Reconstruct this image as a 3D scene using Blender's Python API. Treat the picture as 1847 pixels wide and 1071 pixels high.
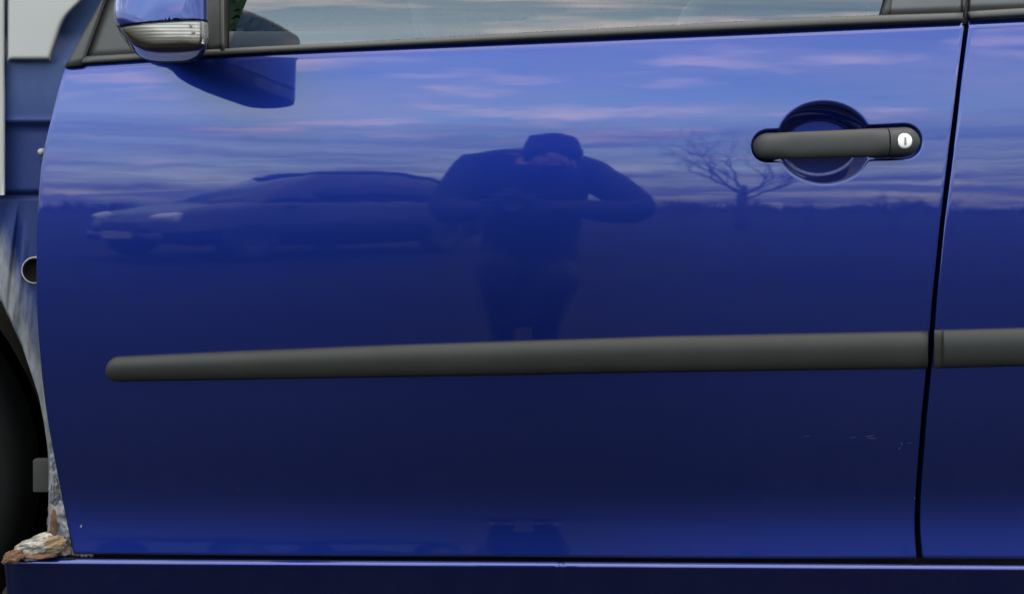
import bpy, bmesh, math, random
import numpy as np
from mathutils import Vector, Matrix, noise

scene = bpy.context.scene
for _o in list(bpy.data.objects):
    bpy.data.objects.remove(_o, do_unlink=True)
R = math.radians

# ------------------------------------------------------------------ camera
CAM_D = 1.42          # metres from lens to the door skin
PPM = 1450.0          # photo pixels per metre on the door plane
CX, CY = 923.5, 320.0 # optical axis in photo pixels (level lens, shifted down)
ZC = 0.28 + (1008 - CY) / PPM

cam_data = bpy.data.cameras.new("view_camera")
cam_data.sensor_width = 36.0
cam_data.lens = 36.0 * CAM_D / (1847.0 / PPM)
cam_data.shift_y = -(535.5 - CY) / 1847.0
cam_data.clip_start = 0.01
cam_data.clip_end = 5000
cam = bpy.data.objects.new("view_camera", cam_data)
scene.collection.objects.link(cam)
cam.location = (0, -CAM_D, ZC)
cam.rotation_euler = (R(90), 0, 0)
scene.camera = cam

# ------------------------------------------------------------------ light
SUN_EL, SUN_AZ = 9.0, 14.0     # low, behind the car (towards +Y)
world = bpy.data.worlds.new("World")
scene.world = world
world.use_nodes = True
nt = world.node_tree
nt.nodes.clear()
N = nt.nodes.new
L = nt.links.new
out = N("ShaderNodeOutputWorld")
bg = N("ShaderNodeBackground")
bg.inputs["Strength"].default_value = 0.13
sky = N("ShaderNodeTexSky")
sky.sky_type = 'NISHITA'
sky.sun_disc = False
sky.sun_elevation = R(SUN_EL)
sky.sun_rotation = R(SUN_AZ)
sky.air_density = 1.0
sky.dust_density = 0.6
sky.ozone_density = 1.2
tc = N("ShaderNodeTexCoord")
sep = N("ShaderNodeSeparateXYZ")
L(tc.outputs["Generated"], sep.inputs[0])


def wmath(op, a, b=None, clamp=False):
    n = N("ShaderNodeMath")
    n.operation = op
    n.use_clamp = clamp
    for i, v in enumerate((a, b)):
        if v is None:
            continue
        if isinstance(v, (int, float)):
            n.inputs[i].default_value = v
        else:
            L(v, n.inputs[i])
    return n.outputs[0]


zpos = wmath('MAXIMUM', sep.outputs[2], 0.0)
den = wmath('ADD', zpos, 0.07)
px_ = wmath('DIVIDE', sep.outputs[0], den)
py_ = wmath('DIVIDE', sep.outputs[1], den)
cmb = N("ShaderNodeCombineXYZ")
L(wmath('MULTIPLY', px_, 0.55), cmb.inputs[0])
L(wmath('MULTIPLY', py_, 1.9), cmb.inputs[1])
n1 = N("ShaderNodeTexNoise")
n1.inputs["Scale"].default_value = 0.9
n1.inputs["Detail"].default_value = 7
n1.inputs["Roughness"].default_value = 0.58
n1.inputs["Distortion"].default_value = 0.35
L(cmb.outputs[0], n1.inputs["Vector"])
ramp = N("ShaderNodeValToRGB")
ramp.color_ramp.elements[0].position = 0.40
ramp.color_ramp.elements[1].position = 0.66
L(n1.outputs["Fac"], ramp.inputs[0])
# second, thin bright wisps
cmb2 = N("ShaderNodeCombineXYZ")
L(wmath('MULTIPLY', px_, 1.9), cmb2.inputs[0])
L(wmath('MULTIPLY', py_, 3.4), cmb2.inputs[1])
cmb2.inputs[2].default_value = 4.3
n2 = N("ShaderNodeTexNoise")
n2.inputs["Scale"].default_value = 0.8
n2.inputs["Detail"].default_value = 7
n2.inputs["Roughness"].default_value = 0.5
L(cmb2.outputs[0], n2.inputs["Vector"])
ramp2 = N("ShaderNodeValToRGB")
ramp2.color_ramp.elements[0].position = 0.55
ramp2.color_ramp.elements[1].position = 0.72
L(n2.outputs["Fac"], ramp2.inputs[0])
CLOUD = (4.1, 4.1, 3.8, 1)      # grey-blue cloud sheet
WISP = (8.8, 6.6, 5.6, 1)       # dusk-lit pink wisps
mix1 = N("ShaderNodeMix")
mix1.data_type = 'RGBA'
cover = wmath('ADD', wmath('MULTIPLY', ramp.outputs[0], 0.55), wmath('MULTIPLY', wmath('SUBTRACT', zpos, 0.45), 3.5, True), True)
L(cover, mix1.inputs["Factor"])
L(sky.outputs[0], mix1.inputs[6])
mix1.inputs[7].default_value = CLOUD
mix2 = N("ShaderNodeMix")
mix2.data_type = 'RGBA'
L(wmath('MULTIPLY', ramp2.outputs[0], 0.62), mix2.inputs["Factor"])
L(mix1.outputs[2], mix2.inputs[6])
mix2.inputs[7].default_value = WISP
# dark ragged cloud bank all round the horizon
n3 = N("ShaderNodeTexNoise")
n3.inputs["Scale"].default_value = 3.0
n3.inputs["Detail"].default_value = 7
n3.inputs["Roughness"].default_value = 0.6
cmb3 = N("ShaderNodeCombineXYZ")
L(wmath('MULTIPLY', sep.outputs[0], 1.6), cmb3.inputs[0])
L(wmath('MULTIPLY', sep.outputs[1], 1.6), cmb3.inputs[1])
L(wmath('MULTIPLY', sep.outputs[2], 26.0), cmb3.inputs[2])
L(cmb3.outputs[0], n3.inputs["Vector"])
step = wmath('MULTIPLY', wmath('DIVIDE', wmath('SUBTRACT', 0.205, zpos), 0.045, True), 0.56)
bank = wmath('ADD', step, wmath('MULTIPLY', wmath('SUBTRACT', 1.0, wmath('DIVIDE', zpos, 0.11), True), 0.46), True)
bank = wmath('ADD', bank, wmath('MULTIPLY', wmath('SUBTRACT', n3.outputs["Fac"], 0.5), wmath('MULTIPLY', wmath('SUBTRACT', 1.0, wmath('DIVIDE', zpos, 0.30), True), 2.4)), True)
mix3 = N("ShaderNodeMix")
mix3.data_type = 'RGBA'
L(wmath('MULTIPLY', bank, 0.93), mix3.inputs["Factor"])
L(mix2.outputs[2], mix3.inputs[6])
mix3.inputs[7].default_value = (0.55, 0.72, 1.35, 1)
L(mix3.outputs[2], bg.inputs["Color"])
L(bg.outputs[0], out.inputs[0])

sun_data = bpy.data.lights.new("sun", 'SUN')
sun_data.energy = 0.5
sun_data.angle = R(12)
sun_data.color = (1.0, 0.88, 0.76)
sun = bpy.data.objects.new("sun", sun_data)
scene.collection.objects.link(sun)
_el, _az = R(SUN_EL), R(SUN_AZ)
_dir = Vector((math.sin(_az) * math.cos(_el), math.cos(_az) * math.cos(_el), math.sin(_el)))
sun.rotation_euler = _dir.to_track_quat('Z', 'Y').to_euler()
sun.location = (0, 6, 6)

vs = scene.view_settings
vs.view_transform = 'Standard'
vs.look = 'None'
vs.gamma = 1.0
vs.exposure = 3.05
vs.use_curve_mapping = False
scene.cycles.use_denoising = True
scene.cycles.max_bounces = 8
scene.cycles.transparent_max_bounces = 12
scene.cycles.caustics_reflective = False
scene.cycles.caustics_refractive = False

# ------------------------------------------------------------------ helpers
COL = scene.collection


def empty(name, loc=(0, 0, 0), rz=0.0):
    o = bpy.data.objects.new(name, None)
    o.empty_display_size = 0.1
    COL.objects.link(o)
    o.location = loc
    o.rotation_euler = (0, 0, rz)
    return o


def tag(o, label=None, cat=None, group=None, kind=None):
    for k, v in (("label", label), ("category", cat), ("group", group), ("kind", kind)):
        if v:
            o[k] = v
    return o


def mesh_obj(name, verts, faces, mat, parent=None, smooth=True):
    me = bpy.data.meshes.new(name)
    me.from_pydata([tuple(map(float, v)) for v in verts], [], faces)
    me.validate()
    bm = bmesh.new()
    bm.from_mesh(me)
    bmesh.ops.remove_doubles(bm, verts=bm.verts, dist=1e-6)
    bm.to_mesh(me)
    bm.free()
    if smooth:
        me.polygons.foreach_set("use_smooth", [True] * len(me.polygons))
    for m in (mat if isinstance(mat, (list, tuple)) else [mat]):
        me.materials.append(m)
    o = bpy.data.objects.new(name, me)
    COL.objects.link(o)
    o.parent = parent
    return o


def bm_obj(name, bm, mat, parent=None, smooth=True):
    me = bpy.data.meshes.new(name)
    bm.to_mesh(me)
    bm.free()
    if smooth:
        me.polygons.foreach_set("use_smooth", [True] * len(me.polygons))
    for m in (mat if isinstance(mat, (list, tuple)) else [mat]):
        me.materials.append(m)
    o = bpy.data.objects.new(name, me)
    COL.objects.link(o)
    o.parent = parent
    return o


def gauss(a, s):
    if s < 0.3:
        return a
    n = int(4 * s) + 1
    k = np.exp(-0.5 * (np.arange(-n, n + 1) / s) ** 2)
    k /= k.sum()
    lo = a[0] - (a[1] - a[0]) * np.arange(n, 0, -1)
    hi = a[-1] + (a[-1] - a[-2]) * np.arange(1, n + 1)
    return np.convolve(np.concatenate([lo, a, hi]), k, 'valid')


class Curve:
    """smoothed piecewise-linear function"""
    def __init__(self, xs, ys, sigma, step=None):
        xs = np.array(xs, float)
        ys = np.array(ys, float)
        if xs[0] > xs[-1]:
            xs, ys = xs[::-1], ys[::-1]
        step = step or (xs[-1] - xs[0]) / 1200
        self.x = np.arange(xs[0], xs[-1] + step * .5, step)
        self.y = gauss(np.interp(self.x, xs, ys), sigma / step)

    def __call__(self, v):
        return np.interp(v, self.x, self.y)


# door skin: tilt of the surface (degrees, + leans back) against photo row
TH = Curve([-700, -300, -60, 0, 60, 180, 345, 450, 600, 750, 850, 890, 915, 940, 965, 1005, 1100],
           [28, 23, 15, 10, 7.6, 4.9, 1.65, -0.3, -2.4, -4.3, -5.2, -4.4, -1.0, 3.4, 6.8, 9.3, 9.3], 14, 1.0)
_rows = np.arange(-700, 1101, 1.0)
_zz = 0.28 + (1008 - _rows) / PPM
_sl = np.tan(np.radians(TH(_rows)))
_yy = -np.concatenate([[0], np.cumsum((_sl[1:] + _sl[:-1]) * .5)]) / PPM
_yy -= np.interp(640, _rows, _yy)
R_PLAN = 11.0


def SY(x, z):
    return np.interp(z, _zz[::-1], _yy[::-1]) + np.asarray(x) ** 2 / (2 * R_PLAN)


def P(px, py, y=0.0):
    """photo pixel at a known depth -> point in the place"""
    k = (CAM_D + y) / CAM_D / PPM
    return Vector(((px - CX) * k, y, ZC + (CY - py) * k))


def S(px, py, off=0.0):
    """photo pixel on the body skin; off > 0 is outwards, towards the viewer"""
    y = 0.0
    for _ in range(4):
        p = P(px, py, y)
        y = float(SY(p.x, p.z)) - off
    return P(px, py, y)


def pts_xz(pixels, key):
    """pixel polyline on the skin -> Curve z(x) or x(z)"""
    q = [S(a, b) for a, b in pixels]
    return q


def curve_x_of_z(pixels, sigma=0.01):
    q = sorted([(p.z, p.x) for p in (S(*a) for a in pixels)])
    return Curve([a for a, _ in q], [b for _, b in q], sigma, 0.001)


def curve_z_of_x(pixels, sigma=0.01):
    q = sorted([(p.x, p.z) for p in (S(*a) for a in pixels)])
    return Curve([a for a, _ in q], [b for _, b in q], sigma, 0.001)


def lines(segs):
    """segs: (start, stop, step) consecutive -> increasing list"""
    v = []
    for a, b, st in segs:
        n = max(1, int(round((b - a) / st)))
        v += list(np.linspace(a, b, n, endpoint=False))
    v.append(segs[-1][1])
    return np.array(v)


def skin_panel(name, Lf, Rf, Bf, Tf, us, vs_, mat, parent, disp=None, roll=0.0022, depth=0.014, thick_back=True):
    nu, nv = len(us), len(vs_)
    U, V = np.meshgrid(us, vs_, indexing='ij')
    Z = np.full_like(U, 0.6)
    X = U * 0
    for _ in range(6):
        X = Lf(Z) + (Rf(Z) - Lf(Z)) * U
        Z = Bf(X) + (Tf(X) - Bf(X)) * V
    Y = SY(X, Z)
    if disp is not None:
        Y = Y + disp(X, Z)
    verts = np.stack([X, Y, Z], -1).reshape(-1, 3).tolist()
    idx = lambda i, j: i * nv + j
    faces = [(idx(i, j), idx(i + 1, j), idx(i + 1, j + 1), idx(i, j + 1)) for i in range(nu - 1) for j in range(nv - 1)]
    loop = [idx(i, 0) for i in range(nu)] + [idx(nu - 1, j) for j in range(1, nv)] + \
           [idx(i, nv - 1) for i in range(nu - 2, -1, -1)] + [idx(0, j) for j in range(nv - 2, 0, -1)]
    n = len(loop)
    base = [verts[k] for k in loop]
    outd = []
    for k in range(n):
        a, b = base[k - 1], base[(k + 1) % n]
        tx, tz = b[0] - a[0], b[2] - a[2]
        l = math.hypot(tx, tz) or 1
        outd.append((tz / l, -tx / l))
    prev = loop
    for (o_, d_) in [(roll * math.sin(a), roll * (1 - math.cos(a))) for a in (R(22), R(45), R(68), R(90))] + [(roll, depth)]:
        st = len(verts)
        for k in range(n):
            verts.append([base[k][0] + outd[k][0] * o_, base[k][1] + d_, base[k][2] + outd[k][1] * o_])
        for k in range(n):
            k2 = (k + 1) % n
            faces.append((prev[k], st + k, st + k2, prev[k2]))
        prev = [st + k for k in range(n)]
    return mesh_obj(name, verts, faces, mat, parent)


def grid_mesh(name, fn, nu, nv, mat, parent, smooth=True, closed_u=False):
    verts = [fn(i / (nu - 1) if not closed_u else i / nu, j / (nv - 1)) for i in range(nu) for j in range(nv)]
    idx = lambda i, j: (i % nu) * nv + j
    faces = [(idx(i, j), idx(i + 1, j), idx(i + 1, j + 1), idx(i, j + 1))
             for i in range(nu if closed_u else nu - 1) for j in range(nv - 1)]
    return mesh_obj(name, verts, faces, mat, parent, smooth)


def strip(name, lo, up, mat, parent, off=0.004, bulge=0.003, n=60, back=0.02, sig=0.0, prof=None):
    """moulding lying on the skin between two pixel polylines (same parameter), closed at the back and ends"""
    lo = np.array(lo, float)
    up = np.array(up, float)

    def along(poly, t):
        d = np.concatenate([[0], np.cumsum(np.hypot(*np.diff(poly, axis=0).T))])
        d /= d[-1]
        return np.array([np.interp(t, d, poly[:, 0]), np.interp(t, d, poly[:, 1])])
    prof = prof or [(0, 0.0), (0.03, .35), (0.1, .7), (0.25, .93), (0.5, 1), (0.75, .93), (0.9, .7), (0.97, .35), (1, 0)]
    m = len(prof)
    verts = []
    for i in range(n + 1):
        t = i / n
        a, b = along(lo, t), along(up, t)
        for f, h in prof:
            q = a + (b - a) * f
            p = S(q[0], q[1], off + bulge * h)
            verts.append(p)
        for f in (1, 0):
            q = a + (b - a) * f
            p = S(q[0], q[1], off)
            verts.append(p + Vector((0, back + off, 0)))
    w = m + 2
    faces = []
    for i in range(n):
        for j in range(w):
            j2 = (j + 1) % w
            faces.append((i * w + j, (i + 1) * w + j, (i + 1) * w + j2, i * w + j2))
    faces.append(tuple(range(w)))
    faces.append(tuple(n * w + k for k in range(w - 1, -1, -1)))
    return mesh_obj(name, verts, faces, mat, parent)


def add_bevel(o, w, seg=2, angle=40):
    m = o.modifiers.new("bevel", 'BEVEL')
    m.width = w
    m.segments = seg
    m.limit_method = 'ANGLE'
    m.angle_limit = R(angle)
    return o


def box_bm(bm, c, s, rot=None):
    r = bmesh.ops.create_cube(bm, size=1.0)
    M = Matrix.Translation(c) @ (rot or Matrix.Identity(4)) @ Matrix.Diagonal((*s, 1))
    bmesh.ops.transform(bm, matrix=M, verts=r['verts'])
    return r['verts']


def cyl_bm(bm, c, r1, r2, h, axis='Z', seg=32, cap=True):
    r = bmesh.ops.create_cone(bm, cap_ends=cap, segments=seg, radius1=r1, radius2=r2, depth=h)
    rot = {'Z': Matrix.Identity(4), 'Y': Matrix.Rotation(R(90), 4, 'X'), 'X': Matrix.Rotation(R(90), 4, 'Y')}[axis]
    bmesh.ops.transform(bm, matrix=Matrix.Translation(c) @ rot, verts=r['verts'])
    return r['verts']


def lathe(name, prof, mat, parent, origin, axis='Y', seg=48):
    """prof: list of (radius, along) ; along the negative Y axis when axis == 'Y'"""
    verts, faces = [], []
    for r, h in prof:
        for k in range(seg):
            a = 2 * math.pi * k / seg
            if axis == 'Y':
                verts.append((origin[0] + r * math.cos(a), origin[1] - h, origin[2] + r * math.sin(a)))
            else:
                verts.append((origin[0] + r * math.cos(a), origin[1] + r * math.sin(a), origin[2] + h))
    for i in range(len(prof) - 1):
        for k in range(seg):
            k2 = (k + 1) % seg
            faces.append((i * seg + k, i * seg + k2, (i + 1) * seg + k2, (i + 1) * seg + k))
    return mesh_obj(name, verts, faces, mat, parent)


def tube(bm, pts, radii, seg=8):
    rings = []
    for i, p in enumerate(pts):
        p = Vector(p)
        a = Vector(pts[max(0, i - 1)])
        b = Vector(pts[min(len(pts) - 1, i + 1)])
        d = (b - a).normalized()
        u = d.orthogonal().normalized()
        v = d.cross(u)
        rings.append([bm.verts.new(p + (u * math.cos(2 * math.pi * k / seg) + v * math.sin(2 * math.pi * k / seg)) * radii[i]) for k in range(seg)])
    for r0, r1 in zip(rings, rings[1:]):
        best = min(range(seg), key=lambda s: (r0[0].co - r1[s].co).length)
        for k in range(seg):
            bm.faces.new((r0[k], r0[(k + 1) % seg], r1[(k + 1 + best) % seg], r1[(k + best) % seg]))
    bm.faces.new(rings[0][::-1])
    bm.faces.new(rings[-1])


# ------------------------------------------------------------------ materials
def new_mat(name):
    m = bpy.data.materials.new(name)
    m.use_nodes = True
    t = m.node_tree
    b = t.nodes["Principled BSDF"]
    return m, t, b


def nnode(t, typ, **kw):
    n = t.nodes.new(typ)
    for k, v in kw.items():
        if k in n.inputs:
            n.inputs[k].default_value = v
        else:
            setattr(n, k, v)
    return n


def noise_tex(t, scale, detail=4, rough=0.55, stretch=(1, 1, 1)):
    c = nnode(t, "ShaderNodeTexCoord")
    mp = nnode(t, "ShaderNodeMapping")
    mp.inputs["Scale"].default_value = stretch
    t.links.new(c.outputs["Object"], mp.inputs[0])
    n = nnode(t, "ShaderNodeTexNoise", Scale=scale, Detail=detail, Roughness=rough)
    t.links.new(mp.outputs[0], n.inputs["Vector"])
    return n


def ramp_node(t, src, stops):
    r = nnode(t, "ShaderNodeValToRGB")
    e = r.color_ramp.elements
    while len(e) < len(stops):
        e.new(0.5)
    for k, (p, c) in enumerate(stops):
        e[k].position = p
        e[k].color = (*c, 1) if len(c) == 3 else c
    t.links.new(src, r.inputs[0])
    return r


def bump(t, b, src, strength, dist=0.001):
    n = nnode(t, "ShaderNodeBump", Strength=strength, Distance=dist)
    t.links.new(src, n.inputs["Height"])
    t.links.new(n.outputs[0], b.inputs["Normal"])
    return n


def simple(name, col, rough=0.5, metal=0.0, var=0.12, scale=40, bmp=0.0, bscale=400, spec=0.5, coat=0.0):
    m, t, b = new_mat(name)
    n = noise_tex(t, scale, 5)
    r = ramp_node(t, n.outputs["Fac"], [(0.25, tuple(c * (1 - var) for c in col)), (0.75, tuple(min(1, c * (1 + var)) for c in col))])
    t.links.new(r.outputs[0], b.inputs["Base Color"])
    b.inputs["Roughness"].default_value = rough
    b.inputs["Metallic"].default_value = metal
    b.inputs["Specular IOR Level"].default_value = spec
    b.inputs["Coat Weight"].default_value = coat
    if bmp:
        n2 = noise_tex(t, bscale, 3)
        bump(t, b, n2.outputs["Fac"], bmp, 0.0006)
    return m


PAINT_A = (0.0032, 0.0120, 0.115)
PAINT_B = (0.0038, 0.0146, 0.138)


def paint_material(name, dust=0.005, scratches=()):
    m, t, b = new_mat(name)
    fl = noise_tex(t, 2600, 1)
    base = ramp_node(t, fl.outputs["Fac"], [(0.35, PAINT_A), (0.65, PAINT_B)])
    # thin road film, patchy and thicker low down on the body, and specks of grit
    film = noise_tex(t, 3.0, 6, 0.6, (0.5, 1, 1.6))
    speck = noise_tex(t, 420, 1, 0.4)
    sr = ramp_node(t, speck.outputs["Fac"], [(0.79, (0, 0, 0)), (0.83, (1, 1, 1))])
    fr = ramp_node(t, film.outputs["Fac"], [(0.35, (0.25,) * 3), (0.75, (1,) * 3)])
    mul = nnode(t, "ShaderNodeMath", operation='MULTIPLY')
    t.links.new(fr.outputs[0], mul.inputs[0])
    mul.inputs[1].default_value = dust
    mul2 = nnode(t, "ShaderNodeMath", operation='MULTIPLY')
    t.links.new(sr.outputs[0], mul2.inputs[0])
    mul2.inputs[1].default_value = 0.10
    fac = nnode(t, "ShaderNodeMath", operation='ADD')
    t.links.new(mul.outputs[0], fac.inputs[0])
    t.links.new(mul2.outputs[0], fac.inputs[1])
    t.links.new(base.outputs[0], b.inputs["Base Color"])
    b.inputs["Metallic"].default_value = 0.96
    b.inputs["Roughness"].default_value = 0.40
    b.inputs["Coat Weight"].default_value = 1.0
    b.inputs["Coat Roughness"].default_value = 0.028
    b.inputs["Coat IOR"].default_value = 1.55
    peel = noise_tex(t, 9, 3, 0.5, (0.6, 1, 1.3))
    bn = nnode(t, "ShaderNodeBump", Strength=0.055, Distance=0.004)
    t.links.new(peel.outputs["Fac"], bn.inputs["Height"])
    t.links.new(bn.outputs[0], b.inputs["Coat Normal"])
    d = nnode(t, "ShaderNodeBsdfDiffuse")
    d.inputs["Color"].default_value = (0.30, 0.28, 0.26, 1)
    mx = nnode(t, "ShaderNodeMixShader")
    t.links.new(fac.outputs[0], mx.inputs[0])
    t.links.new(b.outputs[0], mx.inputs[1])
    t.links.new(d.outputs[0], mx.inputs[2])
    t.links.new(mx.outputs[0], t.nodes["Material Output"].inputs[0])
    return m


M = {}
M['paint'] = paint_material("blue_metallic_paint")
M['plastic'] = simple("grained_black_plastic", (0.022, 0.0215, 0.0205), 0.55, var=.08, bmp=0.25, bscale=900, spec=0.35)
M['trim'] = simple("weathered_grey_plastic", (0.036, 0.0355, 0.033), 0.5, var=.10, scale=14, bmp=0.2, bscale=900, spec=0.4)
M['moulding'] = simple("side_moulding_plastic", (0.0165, 0.0165, 0.0145), 0.55, var=.12, scale=14, bmp=0.2, bscale=900, spec=0.28)
M['rubber'] = simple("seal_rubber", (0.018, 0.018, 0.018), 0.7, var=.2)
M['pillar_film'] = simple("satin_pillar_film", (0.036, 0.034, 0.032), 0.38, var=.06, scale=25)
M['primer'] = simple("pale_grey_primer", (0.265, 0.258, 0.245), 0.55, var=.05, scale=9, bmp=.1, bscale=120)
M['black'] = simple("dark_lining_and_gap_shade", (0.006, 0.0055, 0.0045), 0.95, var=.35, scale=12, bmp=.5, bscale=60, spec=0.1)  # dark lining of the arch; also the painted shade in the gaps
M['cabin'] = simple("cabin_fabric", (0.03, 0.034, 0.031), 0.85, var=.2)
M['chrome'] = simple("lock_metal", (0.70, 0.69, 0.65), 0.45, metal=0.35, var=.03)
M['slot'] = simple("key_slot_shutter", (0.16, 0.16, 0.14), 0.5, metal=0.2, var=.1)
M['rust'] = simple("rust", (0.095, 0.045, 0.024), 0.95, var=.6, scale=90, bmp=1.0, bscale=180)
M['tyre'] = simple("tyre_rubber", (0.02, 0.02, 0.02), 0.8, var=.2)
M['rim'] = simple("wheel_metal", (0.35, 0.35, 0.36), 0.4, metal=.8)
M['bracket'] = simple("dusty_grey_bracket", (0.017, 0.0165, 0.0135), 0.85, var=.2)


def glass_material(name, tint, ior=1.8):
    m, t, b = new_mat(name)
    t.nodes.remove(b)
    f = nnode(t, "ShaderNodeFresnel", IOR=ior)
    tr = nnode(t, "ShaderNodeBsdfTransparent")
    n = noise_tex(t, 7, 3)
    r = ramp_node(t, n.outputs["Fac"], [(0.2, tuple(c * .96 for c in tint)), (0.8, tint)])
    t.links.new(r.outputs[0], tr.inputs[0])
    g = nnode(t, "ShaderNodeBsdfGlossy", Roughness=0.01)
    mx = nnode(t, "ShaderNodeMixShader")
    t.links.new(f.outputs[0], mx.inputs[0])
    t.links.new(tr.outputs[0], mx.inputs[1])
    t.links.new(g.outputs[0], mx.inputs[2])
    t.links.new(mx.outputs[0], t.nodes["Material Output"].inputs[0])
    return m


M['glass'] = glass_material("green_window_glass", (0.50, 0.60, 0.54), 1.95)
M['lens'] = glass_material("clear_lens_plastic", (0.93, 0.92, 0.90), 1.5)
M['reflector'] = simple("silvered_reflector", (0.52, 0.46, 0.40), 0.34, metal=0.3, var=.10, scale=60)
_t = M['reflector'].node_tree
_w = nnode(_t, "ShaderNodeTexWave", Scale=90.0, Distortion=0.4)
_w.bands_direction = 'Z'
_c = nnode(_t, "ShaderNodeTexCoord")
_t.links.new(_c.outputs["Object"], _w.inputs["Vector"])
bump(_t, _t.nodes["Principled BSDF"], _w.outputs["Fac"], 0.18, 0.0012)


def pillar_material():
    """blue body colour fading under pale overspray and seam sealer, rust low down"""
    m, t, b = new_mat("oversprayed_pillar")
    c = nnode(t, "ShaderNodeTexCoord")
    s = nnode(t, "ShaderNodeSeparateXYZ")
    t.links.new(c.outputs["Object"], s.inputs[0])
    nz = noise_tex(t, 26, 6, 0.65, (1.6, 1, 0.35))
    fine = noise_tex(t, 120, 4)

    def mth(op, a, bb, clamp=False):
        n = nnode(t, "ShaderNodeMath", operation=op, use_clamp=clamp)
        for i, v in enumerate((a, bb)):
            if isinstance(v, (int, float)):
                n.inputs[i].default_value = v
            else:
                t.links.new(v, n.inputs[i])
        return n.outputs[0]
    # overspray: below the groove (z < 0.73) and towards the front
    low = mth('MULTIPLY', mth('SUBTRACT', 0.735, s.outputs[2]), 14, True)
    low2 = mth('ADD', mth('MULTIPLY', mth('SUBTRACT', -0.624, s.outputs[0]), 45), mth('MULTIPLY', mth('SUBTRACT', 0.62, s.outputs[2]), 16), False)
    msk = mth('MULTIPLY', low, mth('ADD', mth('MULTIPLY', nz.outputs["Fac"], 1.5), mth('SUBTRACT', mth('MINIMUM', mth('MAXIMUM', low2, -1), 1.0), 0.65), True))
    blue = ramp_node(t, fine.outputs["Fac"], [(0.3, (0.0065, 0.016, 0.088)), (0.7, (0.0085, 0.020, 0.10))])
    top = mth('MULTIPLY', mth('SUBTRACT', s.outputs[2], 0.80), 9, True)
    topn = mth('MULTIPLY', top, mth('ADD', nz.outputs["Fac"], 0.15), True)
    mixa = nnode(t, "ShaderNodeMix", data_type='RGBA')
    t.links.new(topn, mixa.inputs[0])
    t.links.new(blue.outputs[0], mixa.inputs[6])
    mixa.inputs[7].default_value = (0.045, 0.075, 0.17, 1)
    grey = ramp_node(t, nz.outputs["Fac"], [(0.3, (0.05, 0.052, 0.058)), (0.62, (0.19, 0.19, 0.20))])
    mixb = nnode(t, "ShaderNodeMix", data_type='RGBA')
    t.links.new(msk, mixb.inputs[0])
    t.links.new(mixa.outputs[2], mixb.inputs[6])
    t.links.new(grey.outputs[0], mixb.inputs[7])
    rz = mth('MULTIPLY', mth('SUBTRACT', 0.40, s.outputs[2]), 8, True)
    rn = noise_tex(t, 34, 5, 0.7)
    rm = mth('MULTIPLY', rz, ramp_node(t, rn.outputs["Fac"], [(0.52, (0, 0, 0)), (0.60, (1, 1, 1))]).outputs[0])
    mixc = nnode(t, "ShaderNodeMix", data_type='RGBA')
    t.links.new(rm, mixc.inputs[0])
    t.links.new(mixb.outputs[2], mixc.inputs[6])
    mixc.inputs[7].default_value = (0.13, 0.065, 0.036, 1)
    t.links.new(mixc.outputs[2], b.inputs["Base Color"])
    b.inputs["Roughness"].default_value = 0.5
    b.inputs["Specular IOR Level"].default_value = 0.25
    bump(t, b, fine.outputs["Fac"], 0.25, 0.001)
    return m


M['pillar'] = pillar_material()


def sealer_material():
    m, t, b = new_mat("crumbling_sealer")
    n = noise_tex(t, 70, 6, 0.7, (0.5, 1, 2.2))
    n2 = noise_tex(t, 28, 4, 0.6)
    a = ramp_node(t, n.outputs["Fac"], [(0.32, (0.06, 0.048, 0.036)), (0.47, (0.14, 0.125, 0.105)), (0.62, (0.36, 0.335, 0.295))])
    bl = ramp_node(t, n2.outputs["Fac"], [(0.45, (0, 0, 0)), (0.6, (1, 1, 1))])
    mx = nnode(t, "ShaderNodeMix", data_type='RGBA')
    t.links.new(bl.outputs[0], mx.inputs[0])
    t.links.new(a.outputs[0], mx.inputs[6])
    mx.inputs[7].default_value = (0.17, 0.11, 0.06, 1)
    t.links.new(mx.outputs[2], b.inputs["Base Color"])
    b.inputs["Roughness"].default_value = 0.9
    bump(t, b, n.outputs["Fac"], 0.9, 0.002)
    return m


M['sealer'] = sealer_material()
def old_sealer_material():
    m, t, b = new_mat("grey_seam_sealer")
    n = noise_tex(t, 60, 6, 0.7)
    a = ramp_node(t, n.outputs["Fac"], [(0.34, (0.025, 0.025, 0.027)), (0.50, (0.070, 0.070, 0.080)), (0.66, (0.14, 0.14, 0.148))])
    r = noise_tex(t, 36, 4, 0.65)
    rm = ramp_node(t, r.outputs["Fac"], [(0.56, (0, 0, 0)), (0.66, (0.8, 0.8, 0.8))])
    mx = nnode(t, "ShaderNodeMix", data_type='RGBA')
    t.links.new(rm.outputs[0], mx.inputs[0])
    t.links.new(a.outputs[0], mx.inputs[6])
    mx.inputs[7].default_value = (0.11, 0.058, 0.032, 1)
    t.links.new(mx.outputs[2], b.inputs["Base Color"])
    b.inputs["Roughness"].default_value = 0.8
    bump(t, b, n.outputs["Fac"], 0.8, 0.0015)
    return m


M['old_sealer'] = old_sealer_material()
M['scratch'] = simple("scratch_through_to_primer", (0.035, 0.040, 0.080), 0.6, var=.2, scale=300)

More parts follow.
